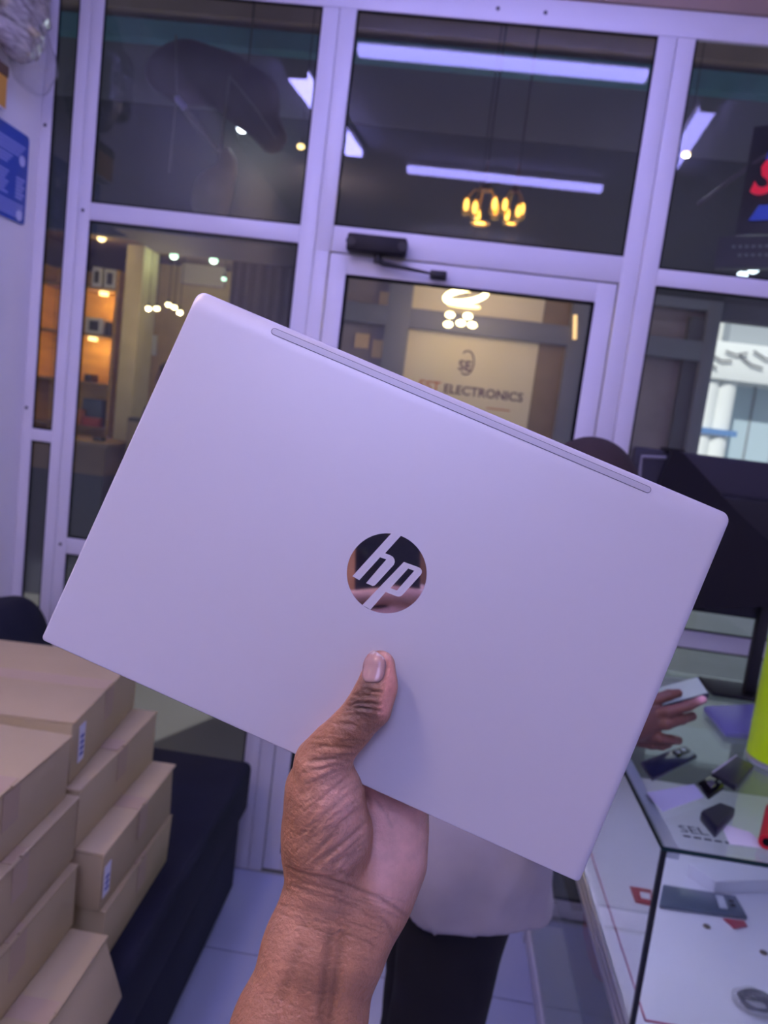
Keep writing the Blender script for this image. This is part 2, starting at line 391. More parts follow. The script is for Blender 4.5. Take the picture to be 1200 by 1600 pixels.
batten((-0.975, 0.13), (-0.975, -0.33), .06, LEDW, 'added warm LED batten, unseen on the ceiling above the sofa')  # added out of view to brighten the boxes and left wall

# ---- blue notice, plastic wrapped goods on the left wall
BLUE = mat('notice_blue', (0.016, 0.075, 0.42), 0.35)
PALE = mat('notice_print', (0.30, 0.36, 0.75), 0.5)
nt_ = thing('notice_board', (XL, 2.30, 2.05), 'blue printed notice with white text on the left wall', 'notice')
y1n, y0n, z0n, z1n = 2.385, 2.05, 2.055, 2.318
prism('plate', [(y0n, z0n), (y1n-.012, z0n), (y1n-.003, z0n+.004), (y1n, z0n+.012), (y1n, z1n-.012), (y1n-.004, z1n-.003), (y1n-.012, z1n), (y0n, z1n)], 0, 0.004, BLUE, nt_,
      fr=((XL+.001, 0, 0), (0, 1, 0), (0, 0, 1), (1, 0, 0)))
def nline(y0, y1, z0, z1): return ((XL+.0045, y0, z0), (XL+.0055, y1, z1))
rows = []
for k in range(4): rows.append(nline(2.06, 2.365-0.01*k, 2.275-.010*k, 2.281-.010*k))
for k in range(3): rows.append(nline(2.06, 2.30-.012*k, 2.232-.010*k, 2.238-.010*k))
for k in range(7): rows.append(nline(2.20, 2.285-.008*(k % 3), 2.185-.010*k, 2.191-.010*k))
for k in range(6): rows.append(nline(2.325, 2.372-.010*(k % 2), 2.180-.011*k, 2.187-.011*k))
for k in range(5): rows.append(nline(2.06, 2.37-.02*(k//3), 2.105-.009*k, 2.110-.009*k))
boxes('printed_lines', rows, PALE, nt_)
for zc_ in (2.238, 2.078):
    prism('printed_seal', [(2.352+.016*math.cos(q*math.pi/6), zc_+.016*math.sin(q*math.pi/6)) for q in range(12)], 0, .001, mat('seal_print', (0.55, 0.6, 0.85), .5), nt_,
          fr=((XL+.0046, 0, 0), (0, 1, 0), (0, 0, 1), (1, 0, 0)))
CLEAR = glassmat('clear_film', (0.97, 0.97, 0.97), 1.5, rough=0.08, haze=0.10)
PLAS = mat('grey_plastic_wrap', (0.40, 0.37, 0.355), 0.22, var=0.55, vscale=22, spec=0.7, stretch=(1, 1, 4))
pb = thing('wrapped_bundle', (XL+.06, 2.26, 2.42), 'crumpled grey plastic-wrapped bundle hanging high on the left wall', 'bundle')
def fb(P):
    c = np.array([XL+.055, 2.20, 2.66]); d = ell(P, c, (0.05, 0.14, 0.20))
    for k in range(4):
        d = smin(d, rc(P, (XL+.05, 2.05, 2.62-.05*k+.12), (XL+.055, 2.335-.012*k, 2.55-.035*k+.08), .045, .018), .012)
    return d+0.007*fbm(P*np.array([1, .6, 1.3]), 70, 3)
V, F = surface(fb, (XL-.03, 1.95, 2.38), (XL+.14, 2.44, 2.95), 0.007)
V[:, 0] = np.maximum(V[:, 0], XL+.001)
mesh('wrapped_goods', V, F, PLAS, pb, smooth=True)
def fc(P): return ell(P, (XL+.05, 2.30, 2.52), (0.045, 0.11, 0.10))+0.008*fbm(P, 60, 9)
V, F = surface(fc, (XL-.03, 2.15, 2.36), (XL+.13, 2.44, 2.68), 0.007); V[:, 0] = np.maximum(V[:, 0], XL+.001)
mesh('clear_film', V, F, CLEAR, pb, smooth=True)
oc = thing('carton', (XL+.05, 2.20, 2.335), 'small orange and brown carton under the plastic-wrapped bundle', 'carton')
box('carton_body', (XL+.002, 2.02, 2.335), (XL+.035, 2.205, 2.42), mat('orange_card', (0.75, 0.38, 0.06), .6), oc, .002)
box('carton_lid', (XL+.001, 2.018, 2.42), (XL+.037, 2.207, 2.45), mat('brown_card', (0.14, 0.08, 0.05), .7), oc, .002)
box('wall_bracket', (XL+.0005, 2.02, 2.330), (XL+.036, 2.20, 2.335), WHITE, oc)
sg = thing('switch_plate', (XL, 2.26, 1.78), 'small white switch plate on the left wall below the notice', 'switch')
box('plate', (XL+.0005, 2.19, 1.78), (XL+.010, 2.262, 1.83), mat('switch_white', (.9, .9, .92), .3), sg, .003)
box('rocker', (XL+.010, 2.205, 1.79), (XL+.014, 2.247, 1.82), MATS['switch_white'], sg, .002)

# ---- black sofa bench along the left wall
NAVY = mat('black_leatherette', (0.012, 0.014, 0.028), 0.72, spec=0.25, var=0.2, vscale=6, bump=0.12, bscale=120)
sf = thing('bench_sofa', (-0.94, 1.3, 0), 'long low black upholstered bench under the cardboard boxes', 'sofa')
box('seat_cushion', (XL+.21, 0.05, 0.30), (-0.480, 2.31, 0.467), NAVY, sf, 0.022, 4)
box('seat_base', (XL+.02, 0.07, 0.03), (-0.500, 2.30, 0.30), NAVY, sf, 0.012, 3)
box('plinth', (XL+.05, 0.10, 0.0), (-0.53, 2.27, 0.03), BLACKP, sf)
box('backrest', (XL+.01, 0.05, 0.30), (XL+.20, 1.98, 0.80), NAVY, sf, 0.03, 4)
def fcu(P):
    q = P-np.array([-1.235, 2.16, 0.70]); q = q@np.array([[.96, 0, .28], [0, 1, 0], [-.28, 0, .96]], np.float32).T
    e = np.abs(q)/np.array([.105, .17, .225]); return ((e**3.2).sum(-1)**(1/3.2)-1)*0.1
V, F = surface(fcu, (-1.395, 1.95, 0.468), (-0.99, 2.36, 0.98), 0.012)
cu = thing('cushion', (-1.235, 2.16, 0.467), 'plump black cushion standing on the bench by the glass', 'cushion')
mesh('cover', V, F, NAVY, cu, smooth=True)
tube('piping', [(-1.235+.02+.105*0*math.cos(a)-.28*.215*math.sin(a), 2.16+.165*math.cos(a), 0.70+.215*.96*math.sin(a)) for a in np.linspace(0.15, math.pi-.15, 18)], .005, NAVY, cu, 8)

# ---- cardboard boxes
def carton(x0, x1, y0, y1, z0, z1, label, rot=0.0, slump=0.0, km=0, sticker=None, jit=.003, tape=True):
    cx, cy = (x0+x1)/2, (y0+y1)/2
    t = thing('cardboard_box', (cx, cy, z0), label, 'box', 'laptop cartons stacked on the bench', rot)
    hx, hy, h = (x1-x0)/2, (y1-y0)/2, z1-z0
    v = np.array(boxv((-hx, -hy, 0.001), (hx, hy, h-.005)), float); v += RNG.uniform(-jit, jit, v.shape)*np.array([1, 1, .15])
    v[[1, 2], 0] += slump; v[[5, 6], 0] -= slump*.2
    hexa('carton_body', v, KRAFT[km % 3], t, 0.004, 2, local=True)
    # two lid flaps meeting along the middle, tucked a little proud of the body
    tx = hx-slump*.2+.002
    for s in (-1, 1):
        lo, hi = (-hx-.001, 0.0015 if s > 0 else -hy-.002, h-.0048), (tx, hy+.002 if s > 0 else -0.0015, h-.0005)
        f = np.array(boxv(lo, hi), float); f[4:, 2] += RNG.uniform(-.0015, .0012, 4); f += RNG.uniform(-.001, .001, f.shape)*np.array([1, 1, 0])
        hexa('lid_flap', f, KRAFT[(km+1) % 3], t, 0.0018, 2, local=True)
    if tape:
        box('tape', (-hx+.01, -.024, h-.001), (tx-.004, .024, h+.0006), TAPE, t, local=True)
        box('tape', (hx+.0005, -.024, h*.45), (hx+.0018+slump*.3, .024, h-.006), TAPE, t, local=True) if slump == 0 else None
    if sticker:
        ya, yb, za, zb = sticker
        s = box('sticker', (hx+.002, ya-cy, za-z0), (hx+.0032, yb-cy, zb-z0), PAPER, t, local=True)
        boxes('printed_lines', [((hx+.0033, ya-cy+.006, za-z0+.012+.012*k), (hx+.0038, yb-cy-.006, za-z0+.018+.012*k)) for k in range(int((zb-za-.02)/.012))], INK, s, local=True)
    return t
HB = 0.127; zb = 0.468
carton(-1.02, -0.540, 1.345, 1.715, zb, zb+HB-.001, 'lowest carton of the back stack on the bench', km=0, rot=0.01)
carton(-1.03, -0.546, 1.335, 1.718, zb+HB, zb+2*HB-.001, 'second carton from the bottom of the back stack with label', km=1, sticker=(1.338, 1.366, zb+HB+.03, zb+HB+.095))
carton(-1.07, -0.600, 1.325, 1.715, zb+2*HB, zb+3*HB-.001, 'narrow-set carton second from the top of the back stack', km=2, rot=.005)
carton(-1.11, -0.640, 1.312, 1.70, zb+3*HB, zb+4*HB, 'top carton of the back stack with white side label', km=0, rot=0.085, sticker=(1.34, 1.368, zb+3*HB+.03, zb+3*HB+.105))
carton(-1.03, -0.500, 0.90, 1.286, zb, zb+HB-.002, 'slumped bottom carton of the front stack', km=2, slump=.035, jit=.004)
carton(-1.06, -0.578, 0.90, 1.292, zb+HB, zb+2*HB-.001, 'second carton from the bottom of the front stack', km=0, rot=-.008)
carton(-1.07, -0.588, 0.905, 1.300, zb+2*HB, zb+3*HB-.001, 'third carton from the bottom of the front stack', km=1, rot=.006)
carton(-1.08, -0.604, 0.89, 1.287, zb+3*HB, zb+4*HB-.004, 'top carton of the front stack, lid edge curling', km=2, rot=.01)

# ================================================================== LAPTOP (camera-frame pose measured from its corners)
LW, LH, LT = 0.321, 0.214, 0.0175
r1 = np.array([0.91261673, -0.39469939, -0.04772026]); r2 = np.array([0.4044159, 0.91867508, 0.03988788])
r1 /= np.linalg.norm(r1); r2 -= r1*(r1@r2); r2 /= np.linalg.norm(r2)
LTc = np.array([-0.00013, -0.03599, 0.42013])
def cv(v): return RGT*v[0]+UPV*v[1]+FWD*v[2]
EX, EY = cv(r1), cv(r2); EZ = np.cross(EX, EY)       # EZ points to the camera
LO = CAM+cv(LTc)
Mx = Matrix.Identity(4)
for i in range(3): Mx[i][0], Mx[i][1], Mx[i][2], Mx[i][3] = EX[i], EY[i], EZ[i], LO[i]
def lid_px(u, v):
    d = ray(u, v); t = ((LO-CAM)@EZ)/(d@EZ); q = CAM+d*t-LO; return q@EX, q@EY
lap = thing('laptop', (0, 0, 0), 'closed silver laptop with a round mirrored logo held up in one hand', 'laptop', matrix=Mx)
SILV = mat('satin_silver', (0.66, 0.64, 0.66), 0.42, 0.25, var=0.012, vscale=3)
SILVD = mat('satin_silver_strip', (0.52, 0.51, 0.54), 0.45, 0.3)
LINE = mat('dark_seam', (0.05, 0.05, 0.07), 0.5)
def rrect(l, r, b, t, rads, n=7):
    pts = []
    for (cx, cy, a0), rd in zip(((r, t, 0), (l, t, 90), (l, b, 180), (r, b, 270)), rads):
        sx, sy = (-1 if cx == r else 1), (-1 if cy == t else 1)
        for k in range(n):
            a = math.radians(a0+90*k/(n-1)); pts.append((cx+sx*rd+rd*math.cos(a), cy+sy*rd+rd*math.sin(a)))
    return pts
def slab(name, loops, material, parent):
    """loops: (l, r, b, t insets, z, corner radii); closed by caps"""
    V, F = [], []; n = None
    for (l, r, b, t, z, rad) in loops:
        p = rrect(-LW/2+l, LW/2-r, -LH/2+b, LH/2-t, rad); n = len(p); V += [(x, y, z) for x, y in p]
    for k in range(len(loops)-1):
        for i in range(n): F.append((k*n+i, k*n+(i+1) % n, (k+1)*n+(i+1) % n, (k+1)*n+i))
    F.append(tuple(range(n))[::-1]); F.append(tuple((len(loops)-1)*n+i for i in range(n)))
    return mesh(name, V, F, material, parent, local=True, angle=40)
RT = (.0050, .0050, .0022, .0022)
loops = [(0, 0, 0, .0006, -.0056, RT), (0, 0, 0, 0, -.0044, RT), (0, 0, 0, 0, -.0030, RT)]
for k in range(1, 9):
    q = k/8*math.pi/2; s, c = 1-math.cos(q), math.sin(q)
    loops.append((.0016*s, .0045*s, .0008*s, .0115*s, -.0030*(1-c), RT))
loops.append((.0022, .0052, .0014, .0122, 0, RT))
lid = slab('lid', loops, SILV, lap)
slab('base', [(.001, .001, .0008, .002, -LT, RT), (.0006, .0006, .0004, .001, -LT+.002, RT), (.0006, .0006, .0004, .001, -.0066, RT)], SILV, lap)
slab('lid_gap', [(.0012, .0012, .0012, .002, -.0066, RT), (.0012, .0012, .0012, .002, -.0056, RT)], LINE, lap)
# hinge strip near the top edge
(ax_, ay_), (bx_, by_) = lid_px(424, 516), lid_px(1017, 767)
hy = (ay_+by_)/2
def pill(x0, x1, y, r, n=8):
    return [(x1-r+r*math.cos(a), y+r*math.sin(a)) for a in np.linspace(-math.pi/2, math.pi/2, n)] + [(x0+r+r*math.cos(a), y+r*math.sin(a)) for a in np.linspace(math.pi/2, 3*math.pi/2, n)]
st = prism('strip_seam', pill(ax_, bx_, hy, .0019), -.0002, .00008, LINE, lid)
prism('hinge_strip', pill(ax_+.0003, bx_-.0003, hy, .00165), -.0002, .00016, SILVD, lid)
# mirrored round logo with two slanted letters
MIRR = mat('logo_mirror', (0.80, 0.80, 0.84), 0.035, 1.0)
def zl(pts): return [lid_px(500+X/5.4545, 780+Y/5.4545) for X, Y in pts]
lc = lid_px(604.2, 895.6); lr = 62.3*0.00035
logo = prism('logo_disc', [(lc[0]+lr*math.cos(a), lc[1]+lr*math.sin(a)) for a in np.linspace(0, 2*math.pi, 72, endpoint=False)], -.0002, .00006, MIRR, lid)
prism('logo_rim', [(lc[0]+(lr+.0002)*math.cos(a), lc[1]+(lr+.0002)*math.sin(a)) for a in np.linspace(0, 2*math.pi, 72, endpoint=False)], -.0002, .00003, SILVD, lid)
hp = zl([(613, 286), (692, 309), (555, 460), (600, 478), (622, 492), (634, 512), (637, 535), (630, 558), (470, 733), (450, 740), (392, 715), (566, 513), (512, 495), (335, 690), (276, 656)])
pp = zl([(715, 535), (840, 580), (858, 590), (868, 608), (867, 628), (858, 645), (702, 817), (685, 829), (662, 831), (560, 791), (431, 941), (360, 902)])
prism('logo_letter', hp, -.0001, .00012, SILV, lid); prism('logo_letter', pp, -.0001, .00012, SILV, lid)
prism('logo_counter', zl([(752, 590), (803, 610), (655, 778), (600, 757)]), -.0001, .00018, MIRR, lid)
# rubber feet on the hidden underside
for sx in (-1, 1):
    for sy in (-1, 1): prism('rubber_foot', pill(sx*.11-.02, sx*.11+.02, sy*.085, .004), -LT-.0015, -LT+.0002, RUBBER, lap)

# ================================================================== PHOTOGRAPHER: hand and forearm holding the laptop
def Kp(u, v, d, rpx): return (((u-600)/FPX*d, -(v-800)/FPX*d, d), rpx/FPX*d)
def lapbox(P):
    q = np.stack([(P-LTc.astype(np.float32))@e.astype(np.float32) for e in (r1, r2)], -1)
    nz = np.cross(r1, r2); nz = nz/np.linalg.norm(nz); nz = nz if nz[2] > 0 else -nz
    w_ = (P-LTc.astype(np.float32))@nz.astype(np.float32)
    e = np.stack([np.abs(q[..., 0])-LW/2, np.abs(q[..., 1])-LH/2, np.abs(w_-LT/2)-LT/2], -1)
    return np.linalg.norm(np.maximum(e, 0), axis=-1)+np.minimum(e.max(-1), 0)
CH = dict(
    radial=[Kp(502, 1392, .434, 59), Kp(474, 1480, .430, 58), Kp(432, 1600, .424, 63), Kp(345, 1830, .405, 78), Kp(240, 2080, .385, 96)],
    ulnar=[Kp(573, 1400, .438, 57), Kp(543, 1480, .434, 56), Kp(505, 1600, .428, 62), Kp(440, 1830, .410, 78), Kp(350, 2080, .390, 96)],
    thenar=[Kp(513, 1362, .430, 60), Kp(515, 1300, .424, 61), Kp(511, 1240, .416, 52), Kp(503, 1196, .411, 40)],
    thumb=[Kp(502, 1190, .4095, 37), Kp(522, 1165, .407, 33), Kp(548, 1138, .405, 30), Kp(577, 1104, .4055, 31.5), Kp(590, 1072, .4075, 27.5), Kp(594, 1040, .4085, 23.5)],
    hypo=[Kp(586, 1402, .444, 52), Kp(609, 1345, .450, 52), Kp(613, 1290, .456, 50), Kp(618, 1230, .464, 44)],
    idx=[Kp(545, 1375, .444, 42), Kp(548, 1130, .468, 34), Kp(560, 1010, .462, 27), Kp(572, 925, .452, 24), Kp(580, 868, .4475, 21)],
    mid=[Kp(560, 1370, .446, 42), Kp(588, 1110, .472, 34), Kp(612, 985, .463, 28), Kp(632, 890, .4525, 25), Kp(645, 830, .448, 22)],
    rng=[Kp(575, 1375, .448, 40), Kp(622, 1125, .471, 33), Kp(655, 1010, .462, 27), Kp(682, 920, .452, 24), Kp(700, 865, .447, 21)],
    pnk=[Kp(585, 1385, .448, 38), Kp(648, 1155, .469, 29), Kp(692, 1065, .460, 23), Kp(722, 995, .451, 20), Kp(740, 950, .4465, 18)])
def hand(P):
    fa = smin(chain(P, CH['radial'], .01), chain(P, CH['ulnar'], .01), .016)
    th = chain(P, CH['thenar'], .01)
    tb = chain(P, CH['thumb'], .006)
    pl = chain(P, CH['hypo'], .01)
    palm = None
    for k in ('idx', 'mid', 'rng', 'pnk'):
        n = CH[k]; e = rc(P, n[0][0], n[1][0], n[0][1], n[1][1]); palm = e if palm is None else smin(palm, e, .010)
    pl = smin(pl, palm, .012)
    for k in ('idx', 'mid', 'rng', 'pnk'): pl = smin(pl, chain(P, CH[k][1:], .005), .003)
    d = smin(fa, pl, .016); d = smin(d, smin(th, tb, .007), .0055)
    # a fold of skin between thumb and wrist keeps the outline full
    d = smin(d, rc(P, *[Kp(480, 1330, .432, 36)[0], Kp(478, 1230, .418, 24)[0]], 36/FPX*.432, 24/FPX*.418), .012)
    return np.maximum(d, -(lapbox(P)-0.0002))
V, F = surface(hand, (-.155, -.445, .345), (.065, 0.01, .500), 0.00075)
Nn = normals(V, F); U2 = 600+FPX*V[:, 0]/V[:, 2]; V2 = 800-FPX*V[:, 1]/V[:, 2]
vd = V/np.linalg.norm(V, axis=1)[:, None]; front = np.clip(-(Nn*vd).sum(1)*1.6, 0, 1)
P2A = np.stack([U2, V2], 1)
def pdist(poly, wd):
    q = np.array(poly, float); m_ = 3.2*wd
    sel = np.nonzero((U2 > q[:, 0].min()-m_) & (U2 < q[:, 0].max()+m_) & (V2 > q[:, 1].min()-m_) & (V2 < q[:, 1].max()+m_))[0]
    P2 = P2A[sel]; best = np.full(len(sel), 1e9)
    for a, b in zip(poly[:-1], poly[1:]):
        a, b = np.array(a, float), np.array(b, float); ab = b-a
        t = np.clip(((P2-a)@ab)/(ab@ab), 0, 1); best = np.minimum(best, np.linalg.norm(P2-a-t[:, None]*ab, axis=1))
    return sel, best
CRE = [([(444, 1356), (490, 1370), (545, 1384), (592, 1402), (634, 1430)], .75, 3.5), ([(448, 1384), (500, 1396), (555, 1416), (612, 1452)], .3, 3.2),
       ([(572, 1244), (581, 1290), (580, 1325), (567, 1352), (545, 1372)], 1.3, 6), ([(500, 1375), (540, 1362), (565, 1352)], .5, 4),
       ([(484, 1190), (520, 1186), (556, 1181)], .9, 4), ([(476, 1208), (515, 1198), (558, 1190)], .55, 3.5), ([(480, 1226), (525, 1206), (560, 1200)], .45, 3.5),
       ([(505, 1320), (535, 1285), (566, 1262)], .5, 4), ([(495, 1345), (535, 1318), (572, 1285)], .5, 4), ([(487, 1300), (520, 1262), (563, 1228)], .4, 4),
       ([(480, 1280), (505, 1245), (545, 1212)], .35, 3.5), ([(520, 1350), (550, 1335), (577, 1310)], .55, 4),
       ([(548, 1094), (566, 1086), (588, 1090)], .8, 3), ([(544, 1101), (565, 1096), (592, 1102)], .9, 3), ([(540, 1109), (565, 1106), (596, 1112)], .8, 3),
       ([(552, 1086), (568, 1079), (584, 1081)], .6, 2.8), ([(536, 1118), (562, 1117), (590, 1124)], .5, 3), ([(526, 1130), (550, 1133), (575, 1144)], .4, 3),
       ([(516, 1462), (508, 1530), (500, 1610)], .9, 9), ([(536, 1462), (524, 1540), (513, 1620)], 1.3, 10), ([(470, 1480), (440, 1560)], .5, 9),
       ([(586, 1250), (602, 1270), (612, 1292)], .35, 3), ([(585, 1425), (603, 1442), (614, 1465)], .5, 4)]
def lines(n, u0, u1, v0, v1, slope, L0, L1, dep, wd, shear=0.0):
    for _ in range(n):
        t = random.random(); v = v0+(v1-v0)*t; u = random.uniform(u0, u1)+shear*(v-v0); L_ = random.uniform(L0, L1); sl = slope+random.uniform(-.12, .12)
        k = math.hypot(1, sl); dx, dy = L_/k/2, sl*L_/k/2; bend = random.uniform(-2.5, 2.5)
        CRE.append(([(u-dx, v-dy), (u+bend*sl*-.3, v+bend), (u+dx, v+dy)], dep*random.uniform(.6, 1.3), wd))
lines(46, 452, 612, 1362, 1470, .30, 28, 80, .30, 2.2)                 # wrist
lines(40, 440, 590, 1470, 1600, .26, 25, 60, .13, 2.2, -.32)           # forearm
lines(42, 478, 562, 1212, 1350, -.78, 22, 60, .30, 2.2)                # ball of the thumb
lines(26, 492, 575, 1150, 1204, .10, 22, 55, .30, 2.0)                 # base of the thumb
lines(22, 525, 585, 1112, 1150, .45, 14, 34, .25, 1.9)                 # thumb
lines(14, 553, 590, 1078, 1114, .22, 14, 30, .55, 2.0)                 # knuckle
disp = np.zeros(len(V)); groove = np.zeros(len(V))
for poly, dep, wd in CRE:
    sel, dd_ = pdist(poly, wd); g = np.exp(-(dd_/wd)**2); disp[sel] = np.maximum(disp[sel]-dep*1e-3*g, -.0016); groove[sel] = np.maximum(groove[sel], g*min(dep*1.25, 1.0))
disp += 0.00025*fbm(V, 260, 5)
V = V+Nn*(disp*front)[:, None]
def blob(u, v, su, sv=None, ang=0):
    sv = sv or su; a = math.radians(ang); x, y = U2-u, V2-v; x, y = x*math.cos(a)+y*math.sin(a), -x*math.sin(a)+y*math.cos(a)
    return np.exp(-(x/su)**2-(y/sv)**2)
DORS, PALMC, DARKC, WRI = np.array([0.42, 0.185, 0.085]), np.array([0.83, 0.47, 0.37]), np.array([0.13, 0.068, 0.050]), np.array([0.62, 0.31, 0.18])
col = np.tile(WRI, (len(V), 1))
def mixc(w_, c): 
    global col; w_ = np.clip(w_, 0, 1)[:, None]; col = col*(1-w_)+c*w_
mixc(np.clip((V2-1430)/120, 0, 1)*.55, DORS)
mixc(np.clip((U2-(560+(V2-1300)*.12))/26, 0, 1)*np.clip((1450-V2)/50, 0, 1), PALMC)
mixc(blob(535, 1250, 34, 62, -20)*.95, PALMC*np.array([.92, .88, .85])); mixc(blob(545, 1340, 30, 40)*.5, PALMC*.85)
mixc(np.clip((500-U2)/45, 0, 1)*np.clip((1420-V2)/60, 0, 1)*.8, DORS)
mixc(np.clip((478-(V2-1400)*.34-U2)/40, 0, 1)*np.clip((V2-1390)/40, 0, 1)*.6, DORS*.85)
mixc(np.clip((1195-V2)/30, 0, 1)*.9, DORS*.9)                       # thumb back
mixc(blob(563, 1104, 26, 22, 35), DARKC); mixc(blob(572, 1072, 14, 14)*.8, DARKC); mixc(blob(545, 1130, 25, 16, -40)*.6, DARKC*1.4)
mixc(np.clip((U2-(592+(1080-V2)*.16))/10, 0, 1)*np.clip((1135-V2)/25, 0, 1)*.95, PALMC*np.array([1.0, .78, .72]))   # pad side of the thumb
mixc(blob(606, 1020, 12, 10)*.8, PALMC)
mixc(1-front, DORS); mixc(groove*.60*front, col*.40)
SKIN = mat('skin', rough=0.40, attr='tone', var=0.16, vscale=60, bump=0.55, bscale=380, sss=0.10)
ph = thing('person', CAM+cv((-.1, -.36, .40)), 'person holding the laptop, bare brown left hand and forearm with thumb on the lid', 'person')
# upper body of the same person, behind the camera (out of the frame, seen only as dark shapes in the mirror logo)
SHL, ELL_, = c2w([(-.24, -.26, -.12)])[0], c2w([CH['radial'][-1][0]])[0]*.5+c2w([CH['ulnar'][-1][0]])[0]*.5
HIP = np.array([-.02, -.34, .95]); CHS = np.array([-.02, -.33, 1.32]); NCK = np.array([-.02, -.31, 1.50]); HD = np.array([-.02, -.28, 1.645])
SHLW, SHRW = np.array([-.22, -.32, 1.42]), np.array([.19, -.32, 1.42])
ELR = np.array([.27, -.16, 1.28])
PHC = CAM+cv((-.020, -.050, -.008))                      # the phone in the other hand
WRR = CAM+cv((.055, -.115, -.035)); KNR = CAM+cv((.035, -.068, -.030))
def body1(P):
    d = smin(ell(P, HD, (.075, .095, .115)), ell(P, HD+np.array([0, .05, -.045]), (.05, .05, .06)), .02)
    d = smin(d, ell(P, HD+np.array([0, .10, -.02]), (.014, .02, .02)), .012)
    for s in (-1, 1): d = smin(d, ell(P, HD+np.array([s*.077, -.005, -.005]), (.012, .02, .03)), .006)
    d = smin(d, rc(P, NCK-np.array([0, 0, .08]), NCK+np.array([0, 0, .06]), .06, .055), .03)
    d = smin(d, smin(rc(P, HIP, CHS, .15, .15), rc(P, SHLW, SHRW, .075, .075), .08), .05)
    d = smin(d, chain(P, [(SHLW, .06), (ELL_+np.array([-.06, -.10, -.01]), .045), (ELL_, .040)], .03), .05)
    d = smin(d, chain(P, [(SHRW, .06), (ELR, .045), (WRR, .028)], .03), .05)
    return smin(d, rc(P, WRR, KNR, .028, .026), .02)
Vb, Fb = surface(body1, (-.42, -.56, .78), (.42, .36, 1.80), 0.014)
def hand2(P):                                             # right hand: palm beside the phone, fingers across its back
    o = lambda x, y, z: (CAM+cv((x, y, z)))
    d = chain(P, [(WRR, .027), (KNR, .027)], .01)
    for k, (y, x1, z1) in enumerate(((-.052, -.070, .008), (-.074, -.066, .008), (-.096, -.060, .007), (-.116, -.045, .006))):
        d = smin(d, chain(P, [(o(.040, y, -.028), .013), (o(.036, y+.003, -.004), .0105), (o(-.012, y+.008, .008), .0095), (o(x1, y+.004, z1), .008)], .004), .005)
    d = smin(d, chain(P, [(o(.045, -.085, -.03), .015), (o(.015, -.045, -.034), .012), (o(-.020, -.030, -.031), .010)], .005), .006)
    return d
lo = CAM-.19; hi = CAM+.13
Vh, Fh = surface(hand2, (CAM[0]-.12, CAM[1]-.10, CAM[2]-.19), (CAM[0]+.12, CAM[1]+.06, CAM[2]+.02), 0.003)
Vw = c2w(V); nA, nB = len(Vw), len(Vb)
VV = np.concatenate([Vw, Vb, Vh]); FF = np.concatenate([F, Fb+nA, Fh+nA+nB])
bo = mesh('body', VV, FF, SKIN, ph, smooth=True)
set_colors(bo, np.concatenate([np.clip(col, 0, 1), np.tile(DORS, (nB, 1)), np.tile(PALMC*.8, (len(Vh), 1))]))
DSH = mat('dark_shirt', (0.018, 0.018, 0.028), 0.85, var=0.2)
def shirt1(P):
    d = smin(rc(P, HIP, CHS, .168, .168), rc(P, SHLW, SHRW, .092, .092), .08)
    d = smin(d, chain(P, [(SHLW, .078), (ELL_+np.array([-.06, -.10, -.01]), .062)], .03), .05)
    d = smin(d, chain(P, [(SHRW, .078), (ELR, .062)], .03), .05)
    d = np.maximum(d, P[..., 2]-1.475); return d+.003*fbm(P, 40, 2)
Vs, Fs = surface(shirt1, (-.44, -.56, .76), (.44, .2, 1.60), 0.014); mesh('shirt', Vs, Fs, DSH, ph, smooth=True)
Vs, Fs = surface(lambda P: np.maximum(ell(P, HD+np.array([0, -.012, .018]), (.082, .1, .115)), -(P[..., 2]-HD[2]-.0+.35*(P[..., 1]-HD[1]-.0)*-1+.0)), HD-.16, HD+.16, .01)
mesh('hair', Vs, Fs, mat('black_hair', (.012, .01, .01), .8), ph, smooth=True)
# thumb nail, a curved plate laid on the thumb tip
def hdepth(u, v):
    dd = np.arange(.385, .425, .0001); P = np.stack([(u-600)/FPX*dd, -(v-800)/FPX*dd, dd], -1).astype(np.float32)
    s = hand(P); k = np.argmax(s < 0.0); return dd[k] if s.min() < 0 else .408
gl, gr = 13, 15; NV, NF = [], []
for j in range(gr):
    t = j/(gr-1)                                         # 0 cuticle .. 1 tip
    cu_, cv_ = 581.5+7.0*t, 1066-47.0*t
    hw = 17.2*min(1, math.sqrt(max(0, 1-((0.30-t)/0.36)**2)) if t < .30 else 1)*(1 if t < .52 else math.sqrt(max(0.03, 1-((t-.52)/.50)**2)))
    for i in range(gl):
        s = -1+2*i/(gl-1); u, v = cu_+s*hw+1.5*(1-s*s)*0, cv_+4*s*t
        NV.append((u, v, hdepth(u, v)-.00055+.0004*abs(s)**3))
NVc = np.array([((u-600)/FPX*d, -(v-800)/FPX*d, d) for u, v, d in NV])
for j in range(gr-1):
    for i in range(gl-1): k = j*gl+i; NF.append((k, k+gl, k+gl+1, k+1))
no = mesh('thumbnail', c2w(NVc), NF, mat('nail', rough=0.25, attr='tone', sss=.1), ph, smooth=True)
ncol = []
for j in range(gr):
    for i in range(gl):
        t = j/(gr-1); s = -1+2*i/(gl-1); e = t+.05*s*s+.05*max(0, s)
        ncol.append((0.62, 0.50, 0.46) if e > .93 else ((.46, .27, .24) if t > .12 else (.40, .25, .22)))
set_colors(no, np.array(ncol)); md = no.modifiers.new('thick', 'SOLIDIFY'); md.thickness = .0007; md.offset = 0
